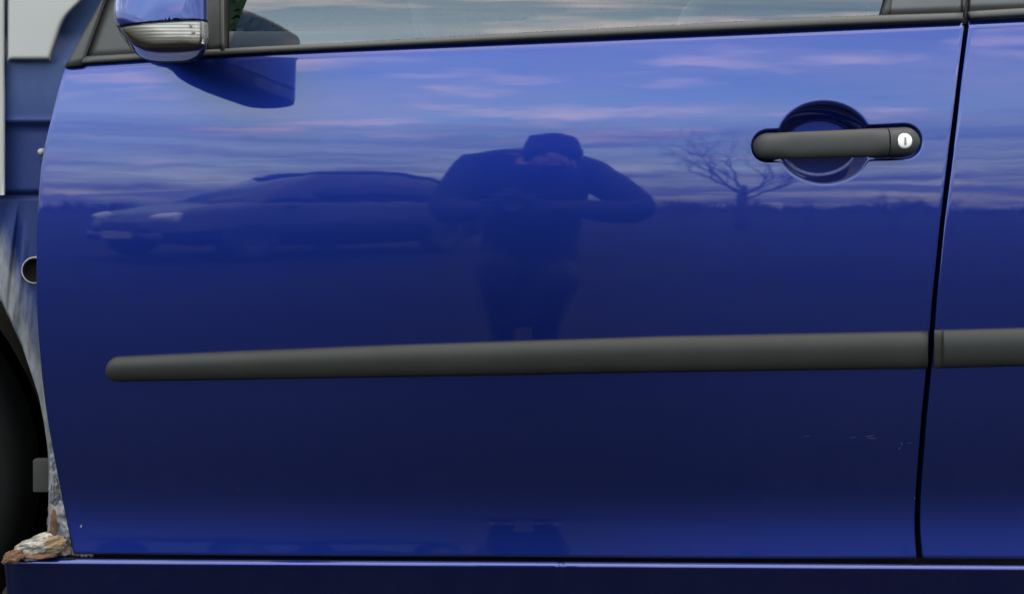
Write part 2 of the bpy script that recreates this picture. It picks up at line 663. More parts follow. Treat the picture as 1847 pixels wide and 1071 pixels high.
# ================================================================== GROUND
def ground_material():
    m, t, b = new_mat("wet_gravel_yard")
    n = noise_tex(t, 0.35, 8, 0.6)
    n2 = noise_tex(t, 28, 5, 0.7)
    a = ramp_node(t, n.outputs["Fac"], [(0.3, (0.014, 0.0132, 0.0125)), (0.55, (0.026, 0.0245, 0.023)), (0.75, (0.018, 0.020, 0.013))])
    f = ramp_node(t, n2.outputs["Fac"], [(0.3, (0.55,) * 3), (0.7, (1.25,) * 3)])
    mx = nnode(t, "ShaderNodeMix", data_type='RGBA', blend_type='MULTIPLY')
    mx.inputs[0].default_value = 1.0
    t.links.new(a.outputs[0], mx.inputs[6])
    t.links.new(f.outputs[0], mx.inputs[7])
    t.links.new(mx.outputs[2], b.inputs["Base Color"])
    b.inputs["Roughness"].default_value = 1.0
    b.inputs["Specular IOR Level"].default_value = 0.12
    bump(t, b, n2.outputs["Fac"], 0.6, 0.02)
    return m


M['ground'] = ground_material()
gs = [0, 2, 4, 7, 12, 20, 40, 90, 200, 500, 1500]
gv, gf = [(0, 0, 0)], []
for r_ in gs[1:]:
    for k in range(48):
        a = 2 * math.pi * k / 48
        gv.append((r_ * math.cos(a), r_ * math.sin(a), 0))
for k in range(48):
    gf.append((0, 1 + k, 1 + (k + 1) % 48))
for i in range(len(gs) - 2):
    for k in range(48):
        k2 = (k + 1) % 48
        gf.append((1 + i * 48 + k, 1 + (i + 1) * 48 + k, 1 + (i + 1) * 48 + k2, 1 + i * 48 + k2))
ground = tag(mesh_obj("ground", gv, gf, M['ground']), kind="structure")

# ================================================================== THE CAR
car = empty("car", (0, 0, 0))
tag(car, "metallic blue car with its front wing removed, shown from the driver's door side", "car")

# ---- front door skin
L_front = curve_x_of_z([(185, -10), (150, 60), (118, 121), (105, 170), (93, 220), (82, 265), (75, 310), (69, 400), (68, 470), (68, 540), (72, 610),
                        (79, 690), (90, 770), (101, 830), (114, 900), (127, 965), (137, 1010), (146, 1060)], 0.012)
R_front = curve_x_of_z([(1744, -10), (1737, 45), (1725, 140), (1709.5, 265), (1693.5, 400), (1679, 540), (1671, 640), (1660, 750), (1652, 850), (1648, 920),
                        (1648, 965), (1651, 1005), (1657, 1060)], 0.010)
B_front = curve_z_of_x([(60, 996), (200, 996.5), (900, 1001), (1700, 1004)], 0.02)
T_front = curve_z_of_x([(60, 126), (122, 121), (330, 107), (470, 98), (800, 82), (1100, 68), (1400, 55), (1760, 39)], 0.02)

HC = S(1487.5, 258)            # centre of the hand recess
RX, RZ = 88 / PPM, 75 / PPM
HL, HR = S(1385, 263.5), S(1632, 255.5)
rL, rR = 25.5 / PPM, 28.5 / PPM


def sstep(a, b, x):
    t = np.clip((x - a) / (b - a), 0, 1)
    return t * t * (3 - 2 * t)


def recess(X, Z):
    dx, dz = X - HC.x, Z - HC.z
    q = np.sqrt((dx / RX) ** 2 + (dz / RZ) ** 2) + 1e-9
    g = np.sqrt((dx / RX ** 2) ** 2 + (dz / RZ ** 2) ** 2) / q + 1e-6
    t = -(q - 1) / g                        # inward distance from the rim
    wdt = 0.0105 + 0.017 * np.clip(dz / RZ, 0, 1)          # the upper wall rolls in more slowly
    kk = 20.0
    sp = lambda v: np.logaddexp(0, v)
    q_ = (t - 0.0010) / wdt
    f_ = (sp(kk * q_) - sp(kk * (q_ - 1))) / kk
    f_ = np.where(t < -0.004, 0, np.maximum(0, f_ - 0.003))
    bowl = (0.027 - 0.0065 * dz / RZ) * f_
    # shallow seat round the handle ends
    ax, az = HL.x, HL.z
    bx, bz = HR.x, HR.z
    ll = (bx - ax) ** 2 + (bz - az) ** 2
    h = np.clip(((X - ax) * (bx - ax) + (Z - az) * (bz - az)) / ll, 0, 1)
    dd = np.hypot(X - ax - h * (bx - ax), Z - az - h * (bz - az))
    seat = 0.0040 * sstep(-0.0025, 0.0015, (rL + (rR - rL) * h + 0.0005) - dd)
    k = 0.0025
    return np.where(bowl + seat > 0, np.log(np.exp(np.minimum(bowl, .04) / k) + np.exp(seat / k) - 1) * k, 0)


def u_of(px, py):
    p = S(px, py)
    return float((p.x - L_front(p.z)) / (R_front(p.z) - L_front(p.z)))


u0, u1 = u_of(1345, 258), u_of(1675, 258)
xh = HC.x
v0 = float((S(1487, 345).z - B_front(xh)) / (T_front(xh) - B_front(xh)))
v1 = float((S(1487, 172).z - B_front(xh)) / (T_front(xh) - B_front(xh)))
us = lines([(0, 0.02, 0.004), (0.02, u0, 0.009), (u0, u1, 0.0013), (u1, 0.98, 0.005), (0.98, 1, 0.003)])
vsv = lines([(0, 0.20, 0.0035), (0.20, v0, 0.010), (v0, v1, 0.0020), (v1, 0.975, 0.008), (0.975, 1, 0.0022)])
def shoulder(X, Z, Tf):
    d = np.clip(1 - (Tf(X) - Z) / 0.0095, 0, 1)
    return 0.0042 * d ** 2 * (0.35 + 0.65 * sstep(-0.4, 0.3, X))


front_door = skin_panel("front_door", L_front, R_front, B_front, T_front, us, vsv, M['paint'], car, disp=lambda X, Z: recess(X, Z) + shoulder(X, Z, T_front))
front_door["label"] = "blue front door with a hand recess behind its handle"

# ---- rear door skin (runs on out of the frame)
L_rear = curve_x_of_z([(1757, -10), (1751, 42), (1738, 140), (1724, 265), (1707, 400), (1693, 540), (1686, 640), (1675, 750), (1667, 850), (1663, 920),
                       (1663, 965), (1667, 1005), (1672, 1060)], 0.010)
R_rear = curve_x_of_z([(2640, -20), (2630, 300), (2560, 520), (2440, 700), (2380, 860), (2370, 1060)], 0.03)
B_rear = curve_z_of_x([(1600, 1003.6), (2000, 1006), (2800, 1010)], 0.02)
T_rear = curve_z_of_x([(1600, 45), (1760, 38), (1850, 34), (2700, 6)], 0.02)
rear_door = skin_panel("rear_door", L_rear, R_rear, B_rear, T_rear, lines([(0, .02, .004), (.02, 1, .02)]),
                       lines([(0, 0.20, 0.005), (0.20, 0.97, 0.012), (0.97, 1, 0.0025)]), M['paint'], car, disp=lambda X, Z: shoulder(X, Z, T_rear))

# ---- rear quarter, beyond the frame
L_q = curve_x_of_z([(2650, -20), (2640, 300), (2570, 520), (2450, 700), (2390, 860), (2380, 1060)], 0.03)
R_q = curve_x_of_z([(3900, -20), (3900, 1060)], 0.01)
qa = [(2300, 800), (2440, 740), (2500, 610), (2620, 500), (2800, 440), (3000, 430), (3200, 460), (3330, 540), (3420, 700), (3480, 830), (3950, 850)]
B_q = curve_z_of_x(qa, 0.015)
T_q = curve_z_of_x([(2300, 30), (3950, 0)], 0.02)
quarter = skin_panel("rear_quarter_panel", L_q, R_q, B_q, T_q, lines([(0, 1, .02)]), lines([(0, 1, .04)]), M['paint'], car)

# ---- sill under the doors
def sill_fn():
    pp = [(0.075, 1016), (0.02, 1010), (0.006, 1005.5), (0.001, 1005.2), (-0.0025, 1006.3), (-0.0056, 1008.4), (-0.0078, 1011), (-0.0092, 1014.2),
          (-0.0096, 1017.5), (-0.0092, 1019.5), (-0.006, 1032), (-0.002, 1068), (0.008, 1112), (0.03, 1162), (0.07, 1184), (0.2, 1190)]
    xa, xb = S(8, 1015).x, S(2400, 1015).x
    nick = S(1012, 1015).x
    xs = lines([(xa, xa + .05, .004), (xa + .05, nick - .02, .03), (nick - .02, nick + .02, .0012), (nick + .02, xb, .04)])
    y0 = float(SY(0.0, S(900, 1000).z))
    V, F = [], []
    w = len(pp)
    xcut = S(100, 1000).x
    for x in xs:
        g = math.exp(-((x - nick) / 0.0035) ** 2) * 0.0022
        d = -0.5 * (x + 0.2) / PPM * 2.5
        e = sstep(xa + .02, xa, x) * 0.006
        for k, (y, row) in enumerate(pp):
            if x < xcut and k < 2:
                y = 0.010
            ya = y0 + y + x * x / (2 * R_PLAN) + (g if 2 < k < 10 else 0) + e
            row = row + 0.0063 * (x * PPM + CX - 200)      # the sill falls slightly towards the rear
            z = ZC + (CY - row) * (CAM_D + ya) / CAM_D / PPM
            V.append((x, ya, z + (0.0006 * noise.noise((x * 9, row * .02, 1)) if k > 10 else 0)))
    for i in range(len(xs) - 1):
        for k in range(w - 1):
            F.append((i * w + k, i * w + k + 1, (i + 1) * w + k + 1, (i + 1) * w + k))
    F.append(tuple(range(w - 1, -1, -1)))
    return V, F, y0


sv, sf, SILL_Y = sill_fn()
sill = mesh_obj("sill", sv, sf, M['paint'], car)
sill["label"] = "blue sill under the doors with a rusted front end"

# ---- near-black boxes that paint the shade inside the door and sill gaps
def gap_shade(name, x0, x1, z0, z1, y):
    bm = bmesh.new()
    box_bm(bm, ((x0 + x1) / 2, y + .01, (z0 + z1) / 2), (x1 - x0, 0.02, z1 - z0))
    return bm_obj(name, bm, M['black'], car, smooth=False)


gap_shade("door_gap_shade", S(1560, 500).x, S(1800, 500).x, 0.27, 0.94, 0.055)
gap_shade("sill_gap_shade", S(140, 1000).x, S(2400, 1000).x, 0.262, 0.30, SILL_Y + 0.03)

# ---- side mouldings
def moulding(name, lo, up, round_end, parent, lip):
    lo = np.array(lo, float)
    up = np.array(up, float)
    n = 90
    prof = [(0, 0), (.01, .30), (.05, .52), (.13, .72), (.24, .89), (.36, .98), (.48, 1.0), (.62, .96), (.78, .84), (.90, .66), (.97, .42), (1, 0)]
    x0, x1 = lo[0, 0], lo[-1, 0]
    V = []
    w = len(prof) + 2
    cosv = [1 - math.cos(math.pi / 2 * k / 18) for k in range(19)]
    re = 26.0
    xs = [x0 + re * (1 - math.sqrt(max(0, 1 - (1 - k / 16) ** 2))) if False else x0 + re * (1 - math.cos(math.pi / 2 * k / 16)) for k in range(16)] if round_end else []
    xs += list(np.linspace(x0, x0 + 24, 14)) if lip else []
    xs += list(np.linspace(x0 + (re if round_end else (26 if lip else 0)), x1, n))
    for x in xs:
        t = (x - x0) / (x1 - x0)
        a = np.interp(x, lo[:, 0], lo[:, 1])
        b = np.interp(x, up[:, 0], up[:, 1])
        f, hgt = 1.0, 1.0
        if round_end and x < x0 + re:
            s_ = 1 - (x - x0) / re
            f = math.sqrt(max(0.0, 1 - s_ ** 2.3))
            hgt = max(0.06, f ** 0.8)
        if lip and x < x0 + 20:
            hgt = 0.28 + 0.16 * sstep(x0, x0 + 11, x) + 0.56 * sstep(x0 + 11, x0 + 19, x)
        mid = b * 0.42 + a * 0.58
        a2, b2 = mid + (a - mid) * f, mid + (b - mid) * f
        for q, h in prof:                     # from the upper edge down
            V.append(S(x, b2 + (a2 - b2) * q, 0.0008 + 0.0125 * h * hgt))
        for q in (1, 0):
            V.append(S(x, b2 + (a2 - b2) * q, -0.004))
    F = []
    for i in range(len(xs) - 1):
        for j in range(w):
            j2 = (j + 1) % w
            F.append((i * w + j, i * w + j2, (i + 1) * w + j2, (i + 1) * w + j))
    F.append(tuple(range(w)))
    F.append(tuple((len(xs) - 1) * w + k for k in range(w - 1, -1, -1)))
    return mesh_obj(name, V, F, M['moulding'], parent)


moulding("side_moulding", [(190, 688), (330, 686), (700, 680), (1200, 671), (1674, 664.5)],
         [(190, 644), (250, 641), (420, 633.5), (700, 622), (1200, 606), (1675, 597)], True, front_door, False)
moulding("side_moulding", [(1685, 664), (1847, 660), (2500, 650)], [(1687, 595), (1847, 591), (2500, 578)], False, rear_door, True)

# ---- scratches on the door
def scratch(px0, py0, px1, py1, w):
    n = 5
    V, F = [], []
    for k in range(n + 1):
        t = k / n
        x, y = px0 + (px1 - px0) * t, py0 + (py1 - py0) * t
        ww = w * math.sin(math.pi * (0.1 + 0.8 * t)) * (0.7 + .3 * noise.noise((x * .3, y * .3, 0)))
        dx, dy = px1 - px0, py1 - py0
        l = math.hypot(dx, dy)
        for sgn in (-1, 1):
            V.append(S(x - dy / l * ww * sgn, y + dx / l * ww * sgn, 0.0004))
    for k in range(n):
        F.append((2 * k, 2 * k + 1, 2 * k + 3, 2 * k + 2))
    return mesh_obj("scratch", V, F, M['scratch'], front_door)


for a in [(1625, 796, 1627, 803, .8), (1623, 806, 1621, 811, .8), (1636, 798, 1645, 798, .5), (1560, 787, 1577, 785, .5), (1563, 790, 1582, 790, .5),
          (1532, 789, 1545, 788, .4), (1448, 787, 1463, 786, .4), (428, 881, 432, 881, .8), (1649, 896, 1651, 899, 1.0)]:
    scratch(*a)

# ---- door handle
def handle_section(cx, cz, h, yo, yi):
    """ring of points, rounded oblong: h half height, yo outer face, yi inner face"""
    out_ = []
    cy, d = (yo + yi) / 2, (yi - yo) / 2
    for k in range(28):
        a = 2 * math.pi * k / 28
        c, s_ = math.cos(a), math.sin(a)
        e = 0.80
        out_.append((cx, cy - math.copysign(abs(c) ** e, c) * d, cz + math.copysign(abs(s_) ** e, s_) * h))
    return out_


def loft(name, rings, mat, parent, caps=(True, True)):
    V, F = [], []
    n = len(rings[0])
    for r_ in rings:
        V += r_
    for i in range(len(rings) - 1):
        for k in range(n):
            k2 = (k + 1) % n
            F.append((i * n + k, i * n + k2, (i + 1) * n + k2, (i + 1) * n + k))
    if caps[0]:
        F.append(tuple(range(n - 1, -1, -1)))
    if caps[1]:
        F.append(tuple((len(rings) - 1) * n + k for k in range(n)))
    return mesh_obj(name, V, F, mat, parent)


y_skin = float(SY(HC.x, HC.z))
gx0, gx1 = P(1361, 264, -0.006).x, P(1602.3, 256, y_skin - 0.026).x
cx0, cx1 = P(1604.8, 256, y_skin - 0.026).x, P(1657.5, 255, y_skin - 0.014).x
hzl, hzr = P(1385, 263.5, -0.02).z, P(1632, 255.5, -0.026).z
hxl, hxr = P(1385, 263.5, -0.02).x, P(1632, 255.5, -0.026).x


def handle_vals(x):
    t = (x - gx0) / (cx1 - gx0)
    cz = hzl + (hzr - hzl) * (x - hxl) / (hxr - hxl)
    h = (rL - 0.0015) + (rR - rL) * t
    # left nose and right nose
    if x < gx0 + h:
        s_ = 1 - (x - gx0) / h
        h *= math.sqrt(max(0.0, 1 - s_ ** 2))
    if x > cx1 - h:
        hh = (rL - 0.0015) + (rR - rL)
        s_ = 1 - (cx1 - x) / hh
        h = hh * math.sqrt(max(0.0, 1 - max(0, s_) ** 2))
    yo = y_skin - 0.030 * math.sin(math.pi * min(1, 0.20 + 0.42 * t)) ** 1.0 - 0.001
    nose = min(1, (x - gx0) / 0.016)
    yo = (y_skin - 0.004) + (yo - y_skin + 0.004) * math.sqrt(max(0.02, 1 - (1 - nose) ** 2))
    return cz, max(h, 0.0006), yo


rings = []
for x in [gx0 + (gx1 - gx0) * k for k in list(0.11 * (1 - np.cos(np.linspace(0, math.pi / 2, 14)))) + list(np.linspace(0.12, 1, 40))]:
    cz, h, yo = handle_vals(x)
    t = (x - gx0) / (gx1 - gx0)
    yi = y_skin + 0.006 + (-0.011 - 0.006) * float(sstep(0.12, 0.30, t)) + 0.012 * float(sstep(0.86, 0.97, t))
    rings.append(handle_section(x, cz, h, yo, max(yi, yo + .004)))
door_handle = loft("door_handle", rings, M['plastic'], car)
add_bevel(door_handle, 0.0008, 2, 50)
door_handle["label"] = "dark grey pull handle with round key lock on the front door"
rings = []
for x in [cx0 + (cx1 - cx0) * k for k in list(np.linspace(0, 0.5, 8)) + list(0.5 + 0.5 * np.sin(np.linspace(0.1, math.pi / 2, 16)))]:
    cz, h, yo = handle_vals(x)
    end = max(0, (cx1 - x) / 0.02)
    yo = yo + 0.012 * (1 - math.sqrt(max(0, 1 - max(0, 1 - end) ** 2)))
    rings.append(handle_section(x, cz, h, yo, y_skin + 0.006))
lock_cap = loft("lock_cap", rings, M['plastic'], door_handle)
add_bevel(lock_cap, 0.0008, 2, 50)
LK = P(1632, 254.5, y_skin - 0.027)
_, _, lyo = handle_vals(LK.x)
lk = P(1632, 254.5, lyo)
lathe("lock_cylinder", [(0.0001, 0.0022), (0.0070, 0.0021), (0.0086, 0.0016), (0.0094, 0.0005), (0.0095, -0.006)], M['chrome'], door_handle, (lk.x, lk.y + 0.0014, lk.z))
bm = bmesh.new()
box_bm(bm, (lk.x + 0.0002, lk.y - 0.0008, lk.z - 0.0002), (0.0020, 0.0016, 0.0098))
bm_obj("key_slot", bm, M['slot'], door_handle, smooth=False)
bm = bmesh.new()
box_bm(bm, (lk.x + 0.0012, lk.y - 0.00085, lk.z - 0.0002), (0.0005, 0.0014, 0.0100))
bm_obj("slot_edge", bm, M['rubber'], door_handle, smooth=False)

# ---- belt line and window frame of the front door
belt = strip("belt_strip", [(146, 116), (380, 101.5), (600, 89.5), (900, 74.5), (1200, 60.5), (1500, 47), (1737, 37.5)],
             [(151, 102), (380, 89), (600, 78), (900, 61.5), (1200, 46), (1500, 30.5), (1737, 23)], M['trim'], front_door, off=0.0005, bulge=0.005, n=80)
strip("belt_seal", [(119, 122), (380, 103.5), (600, 91.5), (900, 76.8), (1200, 62.8), (1500, 49.4), (1737, 40.2)],
      [(119, 118), (380, 100), (600, 88), (900, 73), (1200, 59), (1500, 45.5), (1737, 36)], M['rubber'], front_door, off=-0.0035, bulge=0.001, n=60)
strip("window_frame", [(116, 121), (186, -4), (300, -180), (600, -520)], [(150, 117), (189, 0), (330, -170), (620, -490)], M['trim'], front_door, off=0.002, bulge=0.004, n=50)
strip("frame_seal", [(147, 114), (188, -2), (330, -172)], [(152, 112), (192.5, -2), (336, -172)], M['rubber'], front_door, off=0.001, bulge=0.003, n=40)
# sail panel carrying the mirror
V, F = [], []
quad = [(150, 106), (382, 93), (382, -60), (215, -60)]
n = 10
for i in range(n + 1):
    for j in range(n + 1):
        u, v = i / n, j / n
        x = (quad[0][0] * (1 - u) + quad[1][0] * u) * (1 - v) + (quad[3][0] * (1 - u) + quad[2][0] * u) * v
        y = (quad[0][1] * (1 - u) + quad[1][1] * u) * (1 - v) + (quad[3][1] * (1 - u) + quad[2][1] * u) * v
        V.append(S(x, y, -0.002))
for i in range(n):
    for j in range(n):
        F.append((i * (n + 1) + j, (i + 1) * (n + 1) + j, (i + 1) * (n + 1) + j + 1, i * (n + 1) + j + 1))
sail = mesh_obj("sail_panel", V, F, M['trim'], front_door)
sail.modifiers.new("thick", 'SOLIDIFY').thickness = 0.004
strip("divider_post", [(374, 95), (374, -300)], [(399, 90), (399, -300)], M['plastic'], front_door, off=0.001, bulge=0.002, n=30)
strip("divider_post", [(397.5, 91), (397.5, -300)], [(405, 88), (405, -300)], M['trim'], front_door, off=0.004, bulge=0.003, n=30)
strip("pillar_seal", [(1590, 33), (1604, -12), (1560, -520)], [(1602, 32), (1609, 10), (1568, -520)], M['rubber'], front_door, off=-0.001, bulge=0.002, n=30)
flat = [(0, 0), (.02, .6), (.06, 1), (.5, 1.06), (.94, 1), (.98, .6), (1, 0)]
strip("pillar_cover", [(1604, 30), (1607, -10), (1566, -520)], [(1736, 26), (1738, -10), (1690, -520)], M['pillar_film'], front_door, off=-0.002, bulge=0.003, n=30, prof=flat)
strip("pillar_edge", [(1735, 24), (1737, -10), (1690, -520)], [(1741, 22), (1743, -10), (1695, -520)], M['plastic'], front_door, off=0.000, bulge=0.002, n=30)

# window glass (one lite, runs up to the roof rail)
def glass_sheet(name, quad, off, parent, n=24, extra=0.0):
    V, F = [], []
    for i in range(n + 1):
        for j in range(n + 1):
            u, v = i / n, j / n
            x = (quad[0][0] * (1 - u) + quad[1][0] * u) * (1 - v) + (quad[3][0] * (1 - u) + quad[2][0] * u) * v
            y = (quad[0][1] * (1 - u) + quad[1][1] * u) * (1 - v) + (quad[3][1] * (1 - u) + quad[2][1] * u) * v
            p = S(x, y, -off)
            V.append(p + Vector((0, extra * (v * 1.0), 0)))
    for i in range(n):
        for j in range(n):
            F.append((i * (n + 1) + j, (i + 1) * (n + 1) + j, (i + 1) * (n + 1) + j + 1, i * (n + 1) + j + 1))
    return mesh_obj(name, V, F, M['glass'], parent)


glass_sheet("window_glass", [(395, 130), (1615, 70), (1575, -500), (640, -500)], 0.010, front_door)
glass_sheet("quarter_glass", [(205, -40), (390, -40), (390, -320), (385, -320)], 0.010, front_door, n=8)

# rear door upper part
strip("belt_strip", [(1751, 34.5), (1850, 29.5), (2600, 0)], [(1749, 20.5), (1850, 14.5), (2600, -16)], M['trim'], rear_door, off=0.0005, bulge=0.005, n=40)
strip("belt_seal", [(1751, 37.5), (1850, 32.5), (2600, 3)], [(1751, 33), (1850, 28), (2600, -2)], M['rubber'], rear_door, off=-0.0035, bulge=0.001, n=40)
strip("pillar_cover", [(1748, 22), (1750, -10), (1702, -520)], [(1905, 18), (1905, -10), (1850, -520)], M['pillar_film'], rear_door, off=-0.002, bulge=0.003, n=30, prof=flat)
strip("door_gap_seal", [(1733, 44), (1738, 30), (1740, -10), (1693, -520)], [(1751, 43), (1749, 30), (1750, -10), (1703, -520)], M['rubber'], rear_door, off=-0.010, bulge=0.002, n=30)
glass_sheet("window_glass", [(1900, 60), (2620, 30), (2500, -500), (1845, -500)], 0.010, rear_door)
strip("roof_rail", [(560, -500), (1700, -505), (2700, -470)], [(560, -560), (1700, -560), (2700, -520)], M['paint'], car, off=0.004, bulge=0.006, n=40)

# ---- cabin behind the glass
ztop = S(1500, -540).z
yroof = S(1500, -540).y
bm = bmesh.new()
box_bm(bm, (0.55, (yroof + 1.42) / 2, ztop + 0.015), (2.3, 1.42 - yroof, 0.02))
bm_obj("roof", bm, M['paint'], car, smooth=False)
bm = bmesh.new()
box_bm(bm, (0.59, 0.82, 0.25), (2.26, 1.46, 0.02))
bm_obj("floor_pan", bm, M['cabin'], car, smooth=False)
bm = bmesh.new()
box_bm(bm, (0.55, 1.56, 0.58), (2.4, 0.03, 0.66))
bm_obj("far_door", bm, M['paint'], car, smooth=False)
bm = bmesh.new()
box_bm(bm, (-0.565, 0.82, 0.56), (0.02, 1.40, 0.60))
bm_obj("bulkhead", bm, M['black'], car, smooth=False)
bm = bmesh.new()
box_bm(bm, (1.72, 0.82, 0.62), (0.02, 1.46, 0.72))
bm_obj("rear_bulkhead", bm, M['cabin'], car, smooth=False)
bm = bmesh.new()
box_bm(bm, (0.55, 0.095, 0.56), (2.2, 0.015, 0.66))
inner_trim = bm_obj("door_lining", bm, M['cabin'], car, smooth=False)


def rounded_box(name, c, s, mat, parent, bev, rot=None):
    bm = bmesh.new()
    box_bm(bm, c, s, rot)
    o = bm_obj(name, bm, mat, parent)
    add_bevel(o, bev, 4, 30)
    return o


dash = rounded_box("dashboard", (-0.36, 0.82, 0.86), (0.40, 1.36, 0.20), M['cabin'], car, 0.05)
for yy_ in (0.42, 1.20):
    sb = rounded_box("front_seat", (0.40, yy_, 0.86), (0.14, 0.48, 0.68), M['cabin'], car, 0.06, Matrix.Rotation(R(16), 4, 'Y'))
    rounded_box("cushion", (0.12, yy_, 0.46), (0.52, 0.48, 0.16), M['cabin'], sb, 0.06)
    rounded_box("headrest", (0.53, yy_, 1.28), (0.10, 0.27, 0.18), M['cabin'], sb, 0.045, Matrix.Rotation(R(12), 4, 'Y'))
bm = bmesh.new()
ring = [(math.cos(2 * math.pi * k / 40) * 0.185, math.sin(2 * math.pi * k / 40) * 0.185) for k in range(41)]
wm_ = Matrix.Translation((-0.10, 0.42, 0.93)) @ Matrix.Rotation(R(65), 4, 'Y')
tube(bm, [wm_ @ Vector((a, b, 0)) for a, b in ring], [0.015] * 41, 10)
sw = bm_obj("steering_wheel", bm, M['cabin'], car)
bm = bmesh.new()
for a in (0, 120, 240):
    tube(bm, [wm_ @ Vector((0, 0, -.01)), wm_ @ Vector((math.cos(R(a)) * .18, math.sin(R(a)) * .18, 0))], [0.03, 0.014], 10)
tube(bm, [wm_ @ Vector((0, 0, -.02)), wm_ @ Vector((0, 0, -.25))], [0.04, 0.035], 12)
bm_obj("wheel_spokes", bm, M['cabin'], sw)

# ---- wing mirror
YT, YB = -0.222, -0.035       # outboard tip and inboard end of the housing


def mirror_outline(n_=64):
    """housing outline in pixels at the tip: straight glass side right, rounded nose left"""
    key = [(374.5, -150), (376, -60), (377, 20), (378, 58), (377.5, 74), (371, 84.5), (355, 88), (330, 90), (300, 91), (275, 90), (256, 86.5), (240, 78),
           (226, 65), (214, 50), (205, 38), (201, 24), (203, 5), (211, -30), (224, -80), (240, -120), (262, -150), (300, -166), (350, -164)]
    k = np.array(key + [key[0]], float)
    d = np.concatenate([[0], np.cumsum(np.hypot(*np.diff(k, axis=0).T))])
    s_ = np.linspace(0, d[-1], n_, endpoint=False)
    o_ = np.stack([np.interp(s_, d, k[:, 0]), np.interp(s_, d, k[:, 1])], 1)
    w_ = np.exp(-0.5 * (np.arange(-12, 13) / 2.6) ** 2)
    w_ /= w_.sum()
    return np.stack([np.convolve(np.concatenate([o_[-12:, c], o_[:, c], o_[:12, c]]), w_, 'valid') for c in (0, 1)], 1)


MO = mirror_outline(240)
mc = np.array([318.0, 60.0])
TIP = 0.030
SEC = [(TIP * (1 - (1 - s_ ** 2.6) ** (1 / 2.6)), s_) for s_ in [0.0] + list(np.sin(np.linspace(0.08, math.pi / 2, 34)))]
SEC += [(0.05, 1.0), (0.08, 1.0), (0.11, 0.985), (0.145, 0.94), (0.17, 0.85), (0.187, 0.70)]


def mirror_pt(k, depth, sc):
    q = mc + (MO[k] - mc) * sc
    # the glass side stays flat and the lower edge stays low near the tip
    p = P(q[0], q[1], YT)          # size fixed at the tip plane, a real prism behind it
    return Vector((p.x - 0.30 * depth, YT + depth, p.z))


mirV, mirF = [], {'shell': [], 'lens': [], 'gap': []}
nM = len(MO)
SEAM = P(300, 39, YT).z
seam_of = lambda x: SEAM + 0.0035 * (x - P(300, 0, YT).x) / 0.06
for (dep, sc) in SEC:
    for k in range(nM):
        mirV.append(mirror_pt(k, dep, max(sc, 0.002)))
for i in range(len(SEC) - 1):
    for k in range(nM):
        k2 = (k + 1) % nM
        mirF['shell'].append((i * nM + k, i * nM + k2, (i + 1) * nM + k2, (i + 1) * nM + k))
mirF['shell'].append(tuple((len(SEC) - 1) * nM + k for k in range(nM)))


def cut_mesh(verts, faces, keep):
    """keep: list of (point, normal): the side the normal points away from is removed"""
    bm = bmesh.new()
    vv = [bm.verts.new(v) for v in verts]
    for f in faces:
        try:
            bm.faces.new([vv[i] for i in f])
        except ValueError:
            pass
    bmesh.ops.remove_doubles(bm, verts=bm.verts, dist=1e-5)
    bmesh.ops.recalc_face_normals(bm, faces=bm.faces)
    for p, nrm in keep:
        g = bm.verts[:] + bm.edges[:] + bm.faces[:]
        bmesh.ops.bisect_plane(bm, geom=g, plane_co=p, plane_no=nrm, clear_inner=True)
    return bm


sx = P(300, 0, YT).x
seam_n = Vector((-0.058, 0, 1)).normalized()
seam_p = Vector((sx, 0, SEAM))
bm = cut_mesh(mirV, mirF['shell'], [(seam_p + Vector((0, 0, 0.0008)), seam_n)])
wing_mirror = bm_obj("wing_mirror", bm, M['paint'], car)
wing_mirror["label"] = "blue wing mirror housing with a clear indicator strip along its lower edge"
wing_mirror.modifiers.new("thick", 'SOLIDIFY').thickness = 0.0025
lens_back = Vector((0, YT + 0.12, 0))
bm = cut_mesh(mirV, mirF['shell'], [(seam_p - Vector((0, 0, 0.0006)), -seam_n), (lens_back, Vector((0, -1, 0)))])
lens = bm_obj("indicator_lens", bm, M['lens'], wing_mirror)
bm = cut_mesh([Vector((sx + (v.x - sx) * 0.975, v.y * 0.93 - 0.0105, SEAM + (v.z - SEAM) * 0.965)) for v in mirV], mirF['shell'],
              [(seam_p - Vector((0, 0, 0.001)), -seam_n), (lens_back, Vector((0, -1, 0)))])
refl = bm_obj("indicator_reflector", bm, M['reflector'], wing_mirror)
bm = cut_mesh([Vector((sx + (v.x - sx) * 0.975, v.y * 0.95 - 0.006, v.z)) for v in mirV], mirF['shell'],
              [(seam_p - Vector((0, 0, 0.003)), seam_n), (seam_p + Vector((0, 0, 0.004)), -seam_n)])
bm_obj("seam_gasket", bm, M['rubber'], wing_mirror)
bm = cut_mesh(mirV, mirF['shell'], [(seam_p - Vector((0, 0, 0.0006)), -seam_n), (lens_back, Vector((0, 1, 0)))])
bm_obj("lower_shell", bm, M['plastic'], wing_mirror)
# lens details: vertical rib at the rear end and two bulb clips
def small_box(name, px, py, y, w, h, d, mat, parent):
    c = P(px, py, y)
    bm = bmesh.new()
    box_bm(bm, c, (w, d, h))
    o = bm_obj(name, bm, mat, parent)
    add_bevel(o, min(w, h, d) * .3, 2, 30)
    return o


small_box("lens_rib", 366, 60, YT + 0.012, 0.0022, 0.024, 0.006, M['reflector'], wing_mirror)
M['brass'] = simple("brass_clip", (0.55, 0.40, 0.14), 0.35, metal=.9)
small_box("bulb_clip", 344, 46.5, YT + 0.0030, 0.0028, 0.0032, 0.003, M['brass'], wing_mirror)
small_box("bulb_clip", 349.5, 58.5, YT + 0.0048, 0.0028, 0.0032, 0.003, M['brass'], wing_mirror)
